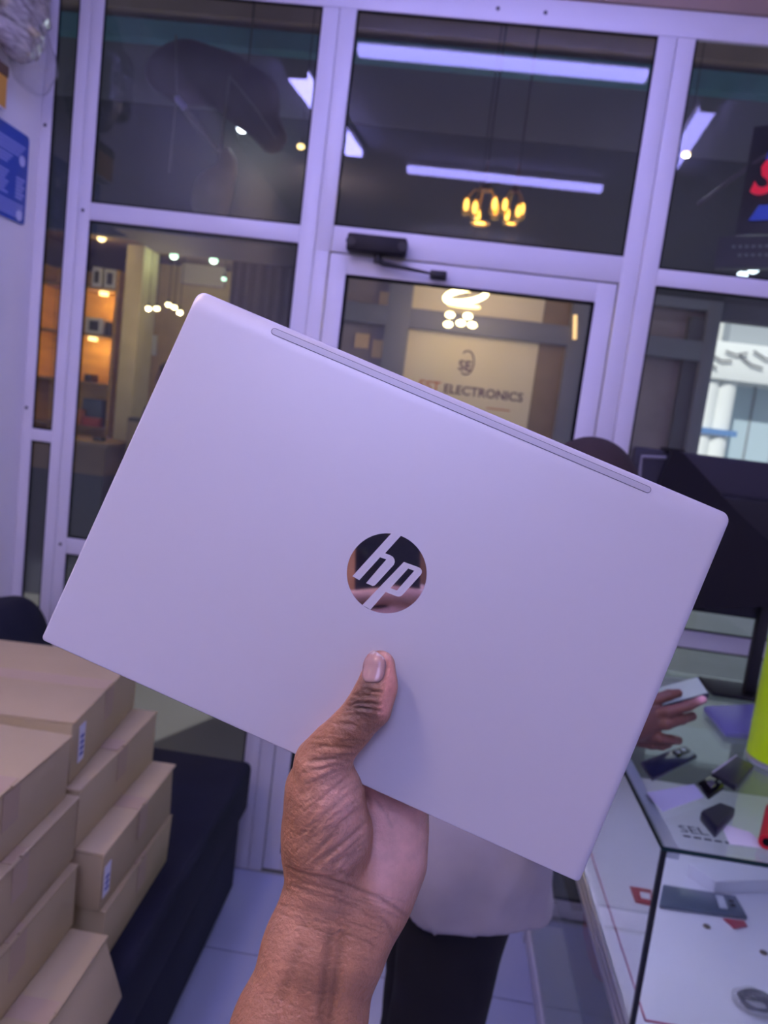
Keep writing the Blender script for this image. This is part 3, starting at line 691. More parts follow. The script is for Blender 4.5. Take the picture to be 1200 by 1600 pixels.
# the phone that takes the picture, held behind the lens
ph2 = Matrix.Identity(4)
for i in range(3): ph2[i][0], ph2[i][1], ph2[i][2], ph2[i][3] = RGT[i], UPV[i], -FWD[i], PHC[i]
sp = thing('smartphone', (0, 0, 0), 'dark navy phone in the right hand of the person holding the laptop', 'phone', matrix=ph2)
NAVYP = mat('navy_phone', (0.010, 0.012, 0.028), 0.25)
prism('phone_body', [(x*.036, y*.076) for x, y in [(-.85, -1), (.85, -1), (1, -.93), (1, .93), (.85, 1), (-.85, 1), (-1, .93), (-1, -.93)]], -.004, .004, NAVYP, sp)
box('screen', (-.034, -.073, .004), (.034, .073, .0045), mat('phone_glass', (.005, .005, .006), .1), sp, local=True)
box('camera_bar', (-.034, .034, -.0052), (.0, .06, -.004), NAVYP, sp, .0004, local=True)

# ================================================================== GLASS COUNTER
CX0, CX1, CY0, CY1, CZ = 0.455, 1.25, 1.268, 2.34, 0.95
SHZ = 0.600
ct = thing('display_counter', ((CX0+CX1)/2, (CY0+CY1)/2, 0), 'glass display counter with a white shelf and aluminium edges', 'counter')
box('top_glass', (CX0, CY0, CZ-.008), (CX1, CY1, CZ), CGLASS, ct)
boxes('top_glass_edge', [((CX0, CY0-.0012, CZ-.008), (CX1, CY0-.0001, CZ)), ((CX0-.0012, CY0, CZ-.008), (CX0-.0001, CY1, CZ))], GEDGE, ct)
box('side_glass', (CX0+.002, CY0+.006, SHZ+.006), (CX0+.007, CY1, CZ-.0082), CGLASS, ct)
box('front_glass', (CX0+.008, CY0+.002, SHZ+.006), (CX1, CY0+.007, CZ-.0082), CGLASS, ct)
box('corner_seal', (CX0-.0005, CY0-.0005, SHZ-.2), (CX0+.008, CY0+.0075, CZ-.0082), mat('black_sealant', (.006, .008, .008), .3), ct)
box('added_led_strip', (CX0+.014, CY0+.03, CZ-.030), (CX0+.026, CY1-.06, CZ-.026), mat('added_shelf_led', (.9, .9, .9), .4, emit=(.66, .58, 1.0), estr=30.0), ct)  # glowing strip added to brighten the white shelf
box('top_profile', (CX0+.010, CY0+.010, CZ-.026), (CX0+.034, CY1-.01, CZ-.0085), WHITE, ct, .002)
WSH = mat('white_shelf', (0.80, 0.79, 0.81), 0.3)
box('shelf_board', (CX0+.004, CY0+.004, SHZ-.016), (CX1-.01, CY1-.01, SHZ), WSH, ct, .001)
for k in range(3):
    zz = SHZ-.030+.013*k
    box('edge_profile', (CX0-.012+.003*k, CY0-.006, zz), (CX0+.004, CY1, zz+.011), ALU, ct, .002)
box('edge_profile', (CX0, CY0-.010, SHZ-.03), (CX1, CY0+.002, SHZ+.006), ALU, ct, .002)
tube('shelf_seam', [(CX0+.035, CY0+.03, SHZ+.0015), (CX0+.035, CY1-.05, SHZ+.0015)], .0018, mat('red_trim', (.45, .05, .12), .4), ct, 8)
tube('shelf_seam', [(CX0+.035, CY0+.03, SHZ+.0015), (CX1-.05, CY0+.03, SHZ+.0015)], .0018, MATS['red_trim'], ct, 8)
box('lower_side_glass', (CX0+.010, CY0+.02, 0.06), (CX0+.015, CY1, SHZ-.032), CGLASS, ct)
box('lower_front_glass', (CX0+.015, CY0+.012, 0.06), (CX1-.01, CY0+.017, SHZ-.032), CGLASS, ct)
LGREY = mat('grey_laminate', (0.30, 0.33, 0.38), 0.5)
box('lower_shelf', (CX0+.02, CY0+.03, .32), (CX1-.03, CY1-.02, .335), LGREY, ct)
box('plinth', (CX0+.004, CY0+.01, 0), (CX1-.01, CY1-.01, .06), WHITE, ct, .004)
box('corner_post', (CX0-.002, CY1-.035, 0), (CX0+.035, CY1-.001, CZ-.009), ALU, ct, .003)
box('corner_post', (CX1-.04, CY1-.04, 0), (CX1-.004, CY1-.004, CZ-.009), ALU, ct, .003)
box('corner_post', (CX1-.04, CY0+.008, 0), (CX1-.004, CY0+.044, CZ-.009), ALU, ct, .003)
box('back_panel', (CX1-.004, CY0+.01, .06), (CX1+.004, CY1-.01, CZ-.009), LGREY, ct)

def slabpx(px, z, th, name_mat, parent, name, r=0.0, bev=.002):
    """a flat thing lying at height z with its four top corners at photo points"""
    q = [WZ(u, v, z+th) for u, v in px]; bot = [p-np.array([0, 0, th]) for p in q]
    return hexa(name, bot+q, name_mat, parent, bev, 2)
def quadpt(px, z, a, b):
    P = [WZ(u, v, z) for u, v in px]; return (P[0]*(1-a)+P[1]*a)*(1-b)+(P[3]*(1-a)+P[2]*a)*b
def patch(px, z, th, a0, a1, b0, b1, m_, par, name, bev=.0008):
    q = [quadpt(px, z, a, b) for a, b in ((a0, b0), (a1, b0), (a1, b1), (a0, b1))]
    return hexa(name, [p for p in q]+[p+np.array([0, 0, th]) for p in q], m_, par, bev, 1)
def flat_thing(name, px, z, th, m_, label, cat, part='body', bev=.002, group=None):
    c = np.mean([WZ(u, v, z) for u, v in px], 0); t = thing(name, (c[0], c[1], z), label, cat, group)
    slabpx(px, z, th, m_, t, part, bev=bev); return t
SLATE = mat('slate_phone', (0.055, 0.085, 0.12), 0.3, coat=.3)
LENS = mat('lens_black', (.004, .004, .006), .08)
# --- inside, on the white shelf
px = [(1036, 1381), (1150, 1399), (1168, 1432), (1030, 1413)]
t = flat_thing('smartphone', px, SHZ+.0008, .010, SLATE, 'slate blue phone lying on the white shelf inside the counter', 'phone', 'phone_body', .003)
patch(px, SHZ+.0108, .003, .70, .80, .18, .80, mat('camera_strip', (.55, .58, .62), .3), t, 'camera_strip')
for b in (.3, .5): patch(px, SHZ+.0108, .002, .85, .92, b, b+.12, LENS, t, 'lens')
REDC = mat('red_card', (.42, .025, .04), .45)
px = [(984, 1384), (1018, 1390), (1020, 1414), (993, 1408)]
t = flat_thing('card', px, SHZ+.0008, .004, REDC, 'red card with a white window at the end of the slate phone', 'card', 'card_body', .0008); patch(px, SHZ+.0048, .0006, .4, .9, .3, .7, PAPER, t, 'card_window')
px = [(1130, 1434), (1163, 1438), (1168, 1446), (1148, 1450)]
flat_thing('card', px, SHZ+.0008, .004, REDC, 'small red tag poking out under the slate phone camera end', 'card', 'card_body', .0008)
px = [(1075, 1350), (1215, 1345), (1235, 1376), (1118, 1379)]
t = flat_thing('box', px, SHZ+.0008, .030, mat('white_box', (.80, .80, .84), .5), 'flat white retail box at the back of the white shelf', 'box', 'box_base', .002)
patch(px, SHZ+.031, .003, .0, 1.0, .0, 1.0, mat('white_box_lid', (.84, .84, .87), .45), t, 'box_lid')
for n, (u, v) in enumerate(((1104, 1448), (1193, 1489))):
    c = WZ(u, v, SHZ+.001); t = thing('coin', c, ['brass coin lying on the white shelf near the slate phone', 'brass coin lying on the white shelf near the bag of cables'][n], 'coin')
    tube('disc', [c, c+np.array([0, 0, .002])], .008, mat('brass', (.30, .22, .10), .35, .8), t, 16); tube('raised_rim', [c+np.array([0, 0, .0019]), c+np.array([0, 0, .0026])], .0062, mat('brass_dark', (.16, .12, .06), .4, .8), t, 16)
# bag of cables
c = WZ(1180, 1575, SHZ+.001)
t = thing('cable_bag', c, 'clear bag of dark coiled cables on the white shelf', 'bag')
for k in range(5):
    pts = [c+np.array([(.022+.003*k)*math.cos(a), (.016+.002*k)*math.sin(a), .006+.003*k+.002*math.sin(3*a+k)]) for a in np.linspace(0, 6.2, 22)]
    tube('cable_coil', pts, .0022, BLACKP, t, 6)
V, F = surface(lambda P: ell(P, c+np.array([0, 0, .012]), (.045, .036, .014))+.002*fbm(P, 200, 4), c-np.array([.06, .05, .004]), c+np.array([.06, .05, .04]), .004)
V[:, 2] = np.maximum(V[:, 2], SHZ+.0006); mesh('clear_bag', V, F, CLEAR, t, smooth=True)
# lower compartment
t = thing('bag', (CX0+.2, 1.75, .335), 'red bag standing on the lower shelf inside the counter', 'bag')
V, F = surface(lambda P: ((((np.abs(P-np.array([CX0+.10, 1.80, .44]))/np.array([.05, .11, .10]))**4).sum(-1))**.25-1)*.05+.003*fbm(P, 60, 8), (CX0+.02, 1.66, .336), (CX0+.18, 1.94, .56), .008)
mesh('bag_body', V, F, mat('red_cloth', (.40, .02, .05), .7), t, smooth=True)
tube('bag_handle', [(CX0+.10, 1.80+.05*math.cos(a), .53+.025*math.sin(a)) for a in np.linspace(0, math.pi, 12)], .004, MATS['red_cloth'], t, 8)
t = thing('storage_box', (CX0+.25, 2.1, .335), 'dark grey storage box behind the red bag in the counter', 'box')
box('box_body', (CX0+.05, 2.0, .336), (CX0+.45, 2.28, .50), mat('dark_box', (.06, .06, .06), .6), t, .006); box('box_lid', (CX0+.045, 1.995, .50), (CX0+.455, 2.285, .52), mat('dark_box_lid', (.08, .08, .08), .5), t, .004)

# --- on the glass top
ZT = CZ+.0006
px = [(1000, 1190), (1070, 1163), (1090, 1180), (1020, 1216)]
t = flat_thing('smartphone', px, ZT, .009, mat('indigo_phone', (.018, .022, .055), .18, coat=.4), 'dark indigo phone on the counter top under the pointing hand', 'phone', 'phone_body', .003)
patch(px, ZT+.009, .002, .66, .95, .12, .60, LENS, t, 'camera_island')
for a in (.70, .83): patch(px, ZT+.011, .0015, a, a+.08, .2, .42, mat('lens_glint', (.5, .5, .6), .1, .8), t, 'lens')
px = [(1090, 1222), (1117, 1208), (1132, 1228), (1108, 1244)]
t = flat_thing('smartphone', px, ZT, .009, LENS, 'small black phone lying between the papers on the counter top', 'phone', 'phone_body', .002); patch(px, ZT+.009, .002, .35, .65, .3, .7, MATS['lens_glint'], t, 'camera_island')
px = [(1112, 1207), (1150, 1180), (1178, 1195), (1150, 1228)]
t = flat_thing('tablet', px, ZT, .012, DARKP, 'dark tablet with a pale edge lying beside the green tin', 'tablet', 'tablet_body', .002)
patch(px, ZT+.012, .001, 0, 1, 0, .07, mat('pale_edge', (.5, .5, .55), .4), t, 'pale_edge', 0)
px = [(1095, 1266), (1125, 1254), (1150, 1262), (1120, 1296)]
t = flat_thing('wallet', px, ZT, .020, mat('navy_case', (.012, .016, .045), .4), 'navy blue case lying on the counter top', 'case', 'case_body', .004); patch(px, ZT+.02, .0015, .05, .95, .05, .95, DARKP, t, 'case_flap')
px = [(1125, 1285), (1172, 1300), (1200, 1325), (1140, 1318)]
flat_thing('paper_sheet', px, ZT, .0015, PAPER, 'crumpled white paper beside the navy case', 'paper', 'sheet', .0004)
px = [(1010, 1238), (1085, 1225), (1100, 1245), (1035, 1268)]
flat_thing('paper_sheet', px, ZT, .0012, mat('bluish_paper', (.62, .63, .75), .6), 'pale leaflet lying along the edge of the counter top', 'paper', 'sheet', .0004)
px = [(1050, 1182), (1105, 1178), (1125, 1190), (1085, 1200)]
px = [(1100, 1103), (1230, 1097), (1225, 1153), (1135, 1143)]
t = flat_thing('closed_laptop', px, ZT, .014, mat('blue_grey_lid', (.20, .20, .42), .35), 'closed blue-grey laptop lying on the counter behind the green tin', 'laptop', 'lid', .003); patch(px, ZT+.0005, .004, .12, 1.0, .985, 1.012, mat('silver_edge', (.6, .6, .66), .3), t, 'front_edge', .0005)
# printed letters on the glass top
SIGNI = mat('glass_print', (.02, .025, .05), .5)
dcl = thing('decal', WZ(1090, 1305, CZ), 'faded dark lettering stuck to the glass top near its corner', 'decal')
o = WZ(1064, 1300, CZ)+np.array([0, 0, .0004]); text('lettering', 'SEL', .035, o, (1, 0.05, 0), (-0.05, 1, 0), SIGNI, dcl, .0002)
boxes('small_print', [((o[0]+.0+.018*k, o[1]-.016, CZ+.0003), (o[0]+.013+.018*k, o[1]-.010, CZ+.0006)) for k in range(6)], SIGNI, dcl)
# green tin and red marker
g = WZ(1218, 1193, CZ); LIME = mat('lime_paint', (.64, 1.0, .004), .35)
gt = thing('tin', (g[0], g[1], ZT), 'tall lime green tin standing on the glass counter', 'tin')
rg = 0.072; hg = .305
prof = [(rg*.97, 0), (rg, .004), (rg, .008), (rg*.985, .012), (rg*.985, .21), (rg*.992, .213), (rg*.985, .216), (rg*.985, hg-.01), (rg, hg-.006), (rg*.99, hg)]
def lathe(name, prof, c, m_, par, n=40):
    V, F = [], []
    for r_, z_ in prof: V += [(c[0]+r_*math.cos(2*math.pi*k/n), c[1]+r_*math.sin(2*math.pi*k/n), c[2]+z_) for k in range(n)]
    for j in range(len(prof)-1): F += [(j*n+k, j*n+(k+1) % n, (j+1)*n+(k+1) % n, (j+1)*n+k) for k in range(n)]
    F += [tuple(range(n))[::-1], tuple((len(prof)-1)*n+k for k in range(n))]
    return mesh(name, V, F, m_, par, angle=40)
lathe('tin_body', prof[3:], (g[0], g[1], ZT), LIME, gt); lathe('base_rim', prof[:4], (g[0], g[1], ZT), ALU, gt); lathe('tin_lid', [(rg*.9, hg), (rg*1.01, hg+.001), (rg*1.01, hg+.018), (rg*.9, hg+.02)], (g[0], g[1], ZT), LIME, gt)
a, b_ = WZ(1198, 1316, ZT+.014), WZ(1208, 1266, ZT+.014)
mk = thing('marker', (a[0], a[1], ZT), 'red marker pen lying at the frame edge of the counter', 'marker')
dm_ = (b_-a)/np.linalg.norm(b_-a)
tube('barrel', [a, b_], .0135, mat('red_plastic', (.62, .015, .03), .3), mk, 18); tube('pen_opening', [a-dm_*.0006, a+dm_*.002], .007, RUBBER, mk, 14)

# ---- black monitors at the far end of the counter
def monitor(uvs, y, lean, label, mt, tilt=0.0, foot=True):
    """back-to-camera flat monitor: uvs = x range (world), z range"""
    x0, x1, z0, z1 = uvs; cx = (x0+x1)/2
    t = thing('monitor', (cx, y, ZT), label, 'monitor', 'monitors on the counter', tilt)
    hw = (x1-x0)/2
    v = boxv((-hw, -.022, z0-ZT), (hw, .022, z1-ZT)); v = [(a_, b__+(c_-(z0-ZT))*lean, c_) for a_, b__, c_ in v]
    hexa('casing', v, mat('navy_black_plastic', (.022, .020, .032), .5), t, .008, 3, local=True)
    v = boxv((-hw*.55, -.052, z0-ZT+.08), (hw*.55, -.02, z1-ZT-.10)); v = [(a_, b__+(c_-(z0-ZT))*lean, c_) for a_, b__, c_ in v]
    hexa('rear_bulge', v, mt, t, .012, 3, local=True)
    hexa('screen', [(a_, b__+(c_-(z0-ZT))*lean, c_) for a_, b__, c_ in boxv((-hw+.012, .022, z0-ZT+.015), (hw-.012, .0235, z1-ZT-.012))], LENS, t, local=True)
    box('stand_neck', (-.016, -.035, .012), (.016, -.010, z0-ZT+.12), BLACKP, t, .003, local=True)
    box('stand_base', (-.11, -.06, 0), (.11, .08, .012), BLACKP, t, .004, local=True)
monitor((0.515, 1.36, 1.175, 1.612), 2.20, 0.0, 'wide black monitor seen from behind on the far end of the counter', BLACKP, 0.0)
cb = thing('monitor_cover', WY(1110, 900, 2.10), 'black cloth slung over the corner of the wide monitor', 'cloth')
cpx = [(1052, 702), (1068, 708), (1152, 800), (1215, 858), (1215, 948), (1100, 950), (1000, 944), (985, 900), (1030, 760)]
prism('cloth_body', [(WY(u, v, 2.10)[0], WY(u, v, 2.10)[2]) for u, v in cpx], 0, .03, mat('black_cloth', (.006, .005, .008), .9), cb, fr=((0, 2.13, 0), (1, 0, 0), (0, 0, 1), (0, -1, 0)))
tube('cloth_hem', [WY(u, v, 2.098) for u, v in cpx[5:7]], .006, MATS['black_cloth'], cb, 8)
box('cloth_top_fold', (WY(1050, 702, 2.1)[0], 2.10, 1.613), (WY(1072, 702, 2.1)[0], 2.215, 1.619), MATS['black_cloth'], cb, .002)
fr_ = thing('wire_stand', WY(1025, 740, 2.10), 'thin grey wire frame stand leaning on the monitor', 'stand')
c0, c1, c2 = WY(999, 745, 2.139), WY(1003, 713, 2.139), WY(1060, 716, 2.139)
tube('frame_bar', [c0-np.array([0, 0, .75*0+ (c0[2]-ZT-.002)]), c0, c1, c2], .0045, mat('grey_wire', (.22, .22, .26), .4, .3), fr_, 8); tube('frame_bar', [c2, c2-np.array([0, 0, c2[2]-ZT-.002])], .0045, MATS['grey_wire'], fr_, 8)

# ================================================================== CUSTOMER leaning over the counter
HIP2 = np.array([.105, 1.34, .88]); CHE = np.array([.180, 1.37, 1.18]); NK2 = np.array([.235, 1.40, 1.36]); HD2 = np.array([.272, 1.41, 1.498])
FC = np.array([.94, .34, 0.0])                              # facing direction
SD = np.array([.34, -.94, 0.0])                             # right-hand side of the person
SHR, SHL2 = CHE+SD*.17+np.array([.01, .0, .09]), CHE-SD*.17+np.array([.01, 0, .09])
KD = 1.27
def Kd(u, v, d, r): return (WD(u, v, d), r)
WR = WD(968, 1140, KD+.01); EL2 = np.array([.215, 1.165, 1.02])
FT = [np.array([.065, 1.26, 0]), np.array([.095, 1.43, 0])]
def legs(P, inf=0.0):
    d = None
    for s, f in ((1, FT[0]), (-1, FT[1])):
        hp_ = HIP2+SD*.075*s-np.array([0, 0, .02]); kn = np.array([(hp_[0]+f[0])/2+.015, (hp_[1]+f[1])/2, .47]); an = f+np.array([-.02, 0, .08])
        e = chain(P, [(hp_, .088+inf), (kn, .062+inf), (an, .042+inf*1.3)], .03); d = e if d is None else smin(d, e, .02)
    return d
def torso(P, inf=0.0):
    d = rc(P, HIP2, CHE, .125+inf, .135+inf)
    d = smin(d, rc(P, HIP2+SD*.05, HIP2-SD*.05, .115+inf, .115+inf), .05)
    return smin(d, rc(P, SHR, SHL2, .065+inf, .065+inf), .06)
def body2(P):
    d = smin(torso(P), legs(P), .05)
    d = smin(d, rc(P, NK2-np.array([.02, .01, .06]), NK2+np.array([.01, .0, .05]), .058, .052), .03)
    hd = smin(ell(P, HD2, (.088, .085, .115)), ell(P, HD2+FC*.045+np.array([0, 0, -.045]), (.055, .055, .06)), .025)
    hd = smin(hd, ell(P, HD2+FC*.098+np.array([0, 0, -.02]), (.018, .018, .022)), .012)
    for s in (-1, 1): hd = smin(hd, ell(P, HD2+SD*.082*s+np.array([0, 0, -.01]), (.016, .016, .03)), .008)
    d = smin(d, hd, .02)
    d = smin(d, chain(P, [(SHR, .05), (EL2, .040), (WR, .028)], .03), .03)
    lh = CHE-SD*.20+FC*.10+np.array([0, 0, -.30])
    d = smin(d, chain(P, [(SHL2, .05), (CHE-SD*.24+FC*.03+np.array([0, 0, -.17]), .04), (lh, .027), (lh+FC*.08, .026)], .03), .03)
    for f in FT: d = smin(d, chain(P, [(f+np.array([-.03, -.02, .05]), .045), (f+FC*.15+np.array([0, 0, .032]), .032)], .02), .03)
    return d
Vb, Fb = surface(body2, (-.12, 1.02, -.005), (.62, 1.78, 1.65), 0.011)
def hand3(P):
    d = chain(P, [(WR, .027), (WD(985, 1128, KD), .030), (WD(1006, 1124, KD-.005), .029)], .015)
    for n in ([Kd(1012, 1116, KD-.012, .0125), Kd(1045, 1112, KD-.03, .0105), Kd(1075, 1103, KD-.03, .0095), Kd(1098, 1093, KD-.025, .0080)],
              [Kd(1012, 1134, KD-.012, .0125), Kd(1042, 1131, KD-.03, .0105), Kd(1065, 1124, KD-.025, .0095), Kd(1082, 1119, KD-.012, .0085)],
              [Kd(1008, 1150, KD-.005, .0120), Kd(1030, 1153, KD-.02, .0105), Kd(1048, 1156, KD-.015, .0090), Kd(1060, 1157, KD-.005, .0082)],
              [Kd(1000, 1158, KD+.01, .0115), Kd(1018, 1163, KD-.002, .0095), Kd(1034, 1165, KD, .0085), Kd(1044, 1163, KD+.006, .0078)],
              [Kd(1000, 1105, KD+.0, .0140), Kd(1025, 1093, KD-.012, .0115), Kd(1045, 1086, KD-.014, .0098), Kd(1060, 1083, KD-.010, .0082)]):
        d = smin(d, chain(P, [(p_, r_*.86) for p_, r_ in n], .004), .005)
    return d
cs = np.array([WD(u, v, KD+e) for u in (930, 1115) for v in (1060, 1190) for e in (-.06, .06)])
Vh, Fh = surface(hand3, cs.min(0)-.01, cs.max(0)+.01, .0030)
SK2 = mat('dark_skin', rough=.45, attr='tone', var=.08, vscale=60, bump=.2, bscale=300, sss=.08)
pc = thing('person', (.15, 1.34, 0), 'person in grey shirt and black trousers leaning over the glass counter', 'person')
bo = mesh('body', np.concatenate([Vb, Vh]), np.concatenate([Fb, Fh+len(Vb)]), SK2, pc, smooth=True)
tip = WD(1099, 1092, KD-.03); cc = np.tile(np.array([.17, .075, .05]), (len(Vb)+len(Vh), 1))
dt = np.linalg.norm(np.concatenate([Vb, Vh])-tip, axis=1); wt = np.exp(-(dt/.010)**2)[:, None]; cc = cc*(1-wt)+np.array([.75, .42, .42])*wt; set_colors(bo, cc)
def shirt2(P):
    d = torso(P, .020); d = smin(d, smin(rc(P, HIP2+SD*.06+np.array([.01, 0, -.0]), HIP2+SD*.06+np.array([.035, .0, -.16]), .140, .135), rc(P, HIP2-SD*.06, HIP2-SD*.06+np.array([.03, .0, -.16]), .140, .135), .03), .03)
    d = smin(d, chain(P, [(SHR, .070), (SHR*.35+EL2*.65, .060)], .03), .03)
    d = smin(d, chain(P, [(SHL2, .070), (CHE-SD*.24+FC*.03+np.array([0, 0, -.13]), .058)], .03), .03)
    hem = .792+.018*np.sin((P[..., 0]*9+P[..., 1]*5))
    fold = .014*fbm(P*np.array([1.2, 1, .8]), 34, 12, 3)
    return np.maximum(np.maximum(d+fold, hem-P[..., 2]), P[..., 2]-1.345-(P[..., 0]-.23)*.3)
V, F = surface(shirt2, (-.14, 1.02, .68), (.56, 1.76, 1.46), 0.009)
GSH = mat('grey_shirt', (.38, .355, .36), .75, var=.08, vscale=10)
sh = mesh('shirt', V, F, GSH, pc, smooth=True)
V, F = surface(lambda P: np.maximum(np.maximum(smin(legs(P, .016), rc(P, HIP2+SD*.05, HIP2-SD*.05, .118, .118), .05)+.004*fbm(P, 30, 6, 2), P[..., 2]-.95), .05-P[..., 2]), (-.12, 1.04, .03), (.42, 1.70, 1.0), .011)
mesh('trousers', V, F, mat('black_trousers', (.004, .004, .006), .9), pc, smooth=True)
V, F = surface(lambda P: np.maximum(ell(P, HD2+np.array([0, 0, .012])-FC*.010, (.095, .093, .113)), -(P[..., 2]-HD2[2]+.005-.55*((P-HD2)@FC.astype(np.float32)))), HD2-.15, HD2+.15, .008)
mesh('hair', V, F, mat('short_dark_hair', (.030, .016, .014), .85, bump=.5, bscale=150), pc, smooth=True)
for f in FT:
    V, F = surface(lambda P: np.maximum(chain(P, [(f+np.array([-.03, -.02, .05]), .055), (f+FC*.16+np.array([0, 0, .036]), .040)], .02), .002-P[..., 2]), f-np.array([.14, .14, .01]), f+np.array([.28, .26, .16]), .010)
    mesh('shoe', V, F, BLACKP, pc, smooth=True)
# pale phone in the customer's hand
q = [WD(1000, 1112, KD-.006), WD(1108, 1082, KD+.004), WD(1091, 1057, KD+.058), WD(983, 1087, KD+.048)]
nrm = np.cross(q[1]-q[0], q[3]-q[0]); nrm /= np.linalg.norm(nrm); nrm = nrm if nrm[2] > 0 else -nrm
t = thing('smartphone', np.mean(q, 0), 'pale green-grey phone held by the person at the counter', 'phone')
hexa('phone_body', [p-nrm*.009 for p in q]+[p-nrm*.001 for p in q], DARKP, t, .002, 2)
qq = [np.mean(q, 0)+(p-np.mean(q, 0))*.97 for p in q]; hexa('screen', [p-nrm*.001 for p in qq]+[p for p in qq], mat('pale_phone_back', (.42, .56, .42), .4), t, .0004, 1)

# ================================================================== BEYOND THE GLASS: arcade passage and the shop opposite
YO = 4.80
PFL = mat('passage_floor', (.16, .155, .16), .5, var=.1, vscale=2)
tag(box('floor_passage', (-4.2, D+.03, -.06), (4.5, YO+3.4, -.005), PFL), 'dark floor of the passage outside the shop', 'floor', kind='structure')
tag(box('ceiling_passage', (-4.2, D+.06, 4.30), (4.5, YO+.2, 4.42), DGREY), 'dark ceiling of the passage outside the shop', 'ceiling', kind='structure')
tag(box('wall_passage_end', (-4.3, D+.06, 0), (-4.2, YO+3.4, 4.4), DGREY), 'dark end wall of the passage', 'wall', kind='structure')
tag(box('wall_over_shop', (-4.2, D+.06, ZC-.02), (4.5, D+.16, 4.4), DGREY), 'wall above the shop front outside', 'wall', kind='structure')
# upper facade of the opposite side, in bands
def band(name, z0, z1, y0, y1, x0, x1, m_, label): return tag(box(name, (x0, y0, z0), (x1, y1, z1), m_), label, 'wall', kind='structure')
zz = lambda v, u=300: WY(u, v, YO)[2]
X1 = 1.50
band('trim_3', zz(36), 4.3, YO-.12, YO+.1, -4.2, 4.5, TANM, 'tan soffit band along the top of the facade opposite')
band('trim_4', zz(76), zz(47), YO-.09, YO+.1, -4.2, 4.5, TEAL, 'teal beam along the facade opposite')
GREYW = mat('grey_upper_wall', (.13, .13, .15), .7, var=.12, vscale=1.5)
band('wall_opposite_upper', zz(168), zz(36), YO, YO+.1, -4.2, 4.5, GREYW, 'grey upper wall of the shop opposite')
DKW = mat('dark_upper_wall', (.045, .05, .055), .7, var=.15, vscale=1.5)
band('wall_opposite_fascia', 2.50, zz(168), YO+.01, YO+.1, -4.2, 4.5, DKW, 'dark fascia above the shop opposite')
# open shop on the left: floor, back, sides, ceiling
XA, XB, YS = -4.0, -0.98, 7.4
WRM = mat('warm_wall', (.42, .31, .17), .7, var=.1, vscale=1.5)
tag(box('wall_opposite_back', (XA, YS, 0), (XB+.6, YS+.1, 2.9), WRM), 'warm brown back wall of the shop opposite', 'wall', kind='structure')
tag(box('wall_opposite_side', (XA-.1, YO+.1, 0), (XA, YS, 2.9), WRM), 'side wall of the shop opposite', 'wall', kind='structure')
tag(box('ceiling_opposite', (XA, YO+.1, 2.62), (XB+.6, YS, 2.72), mat('brown_ceiling', (.16, .10, .05), .7)), 'dark brown ceiling of the shop opposite', 'ceiling', kind='structure')
# fixed panels right of it, seen through the door
def rect(name, u0, v0, u1, v1, y, th, m_, par=None, bev=0.0):
    """upright panel between two photo points on the plane y, edges level and plumb"""
    a, b = WY(u0, v0, y), WY(u1, v1, y); return box(name, (a[0], y, a[2]), (b[0], y+th, b[2]), m_, par, bev)
XC = WY(628, 600, YO)[0]; XD_ = WY(834, 600, YO)[0]; XE = WY(876, 600, YO)[0]
zt, zm0, zm1 = 2.50, WY(730, 523, YO)[2], WY(730, 492, YO)[2]
tag(box('wall_opposite_panel', (XB, YO+.06, 0), (X1, YO+.16, 2.5), mat('mauve_panel', (.30, .25, .26), .6, var=.08)), 'mauve-brown panelling of the shop opposite behind the door', 'wall', kind='structure')
sgn = thing('sign_board', ((XC+XD_)/2, YO, .9), 'cream shop sign reading ELECTRONICS seen through the door', 'sign')
CREAMGLOW = mat('cream_added_glow', (.74, .62, .42), .6, var=.05, vscale=2, emit=(.74, .60, .36), estr=.08)  # cream colour with a faint glow added; no lamp behind the panel
box('panel', (XC, YO+.03, .9), (XD_, YO+.05, zm0), CREAMGLOW, sgn); box('panel', (XC, YO+.03, zm1), (XD_, YO+.05, zt), CREAMGLOW, sgn)
zt_ = WY(755, 619, YO)[2]; xe = WY(693, 605, YO)[0]; xr_ = WY(818, 612, YO)[0]
MAR, ORG = mat('dark_plum_print', (.10, .045, .09), .5), mat('orange_print', (.55, .16, .05), .5)
ztx = WY(693, 613, YO)[2]
text('lettering', 'ELECTRONICS', .105, (xe, YO+.0285, ztx), (1, 0, 0), (0, 0, 1), MAR, sgn, .001, width=xr_-xe, offset=.0015)
text('lettering', 'EST', .088, (xe-.02, YO+.0285, ztx), (1, 0, 0), (0, 0, 1), ORG, sgn, .001, 'RIGHT', offset=.0015)
text('lettering', 'SE', .085, (WY(716, 570, YO)[0], YO+.0285, WY(716, 577, YO)[2]), (1, 0, 0), (0, 0, 1), MAR, sgn, .001, offset=.002)
cE = WY(728, 566, YO); tube('logo_ring', [(cE[0]+.005+.055*math.cos(a)*.8, YO+.027, cE[2]+.072*math.sin(a)) for a in np.linspace(-2.2, 2.3, 20)], .0045, MAR, sgn, 6)
cE = WY(782, 640, YO); box('underline', (cE[0]-.085, YO+.0275, cE[2]-.004), (cE[0]+.06, YO+.0295, cE[2]+.004), ORG, sgn)
tag(box('wall_opposite_brown', (XD_+.002, YO+.025, .0), (XE, YO+.05, 2.5), BROWNP), 'brown panel right of the cream sign', 'wall', kind='structure')
of = thing('shopfront_frame', (0, YO, 0), 'grey metal shopfront frame around the cream sign opposite', 'frame')
for x0, x1 in ((XC-.145, XC), (XE, XE+.10), (XB-.02, XB+.06), (X1-.08, X1)): box('mullion', (x0, YO-.03, 0), (x1, YO+.03, 2.5), GREYF, of, .004)
box('transom', (XB, YO-.028, zm0), (X1, YO+.028, zm1), GREYF, of, .004); box('head_rail', (XB, YO-.028, 2.44), (X1, YO+.028, 2.5), GREYF, of, .004)
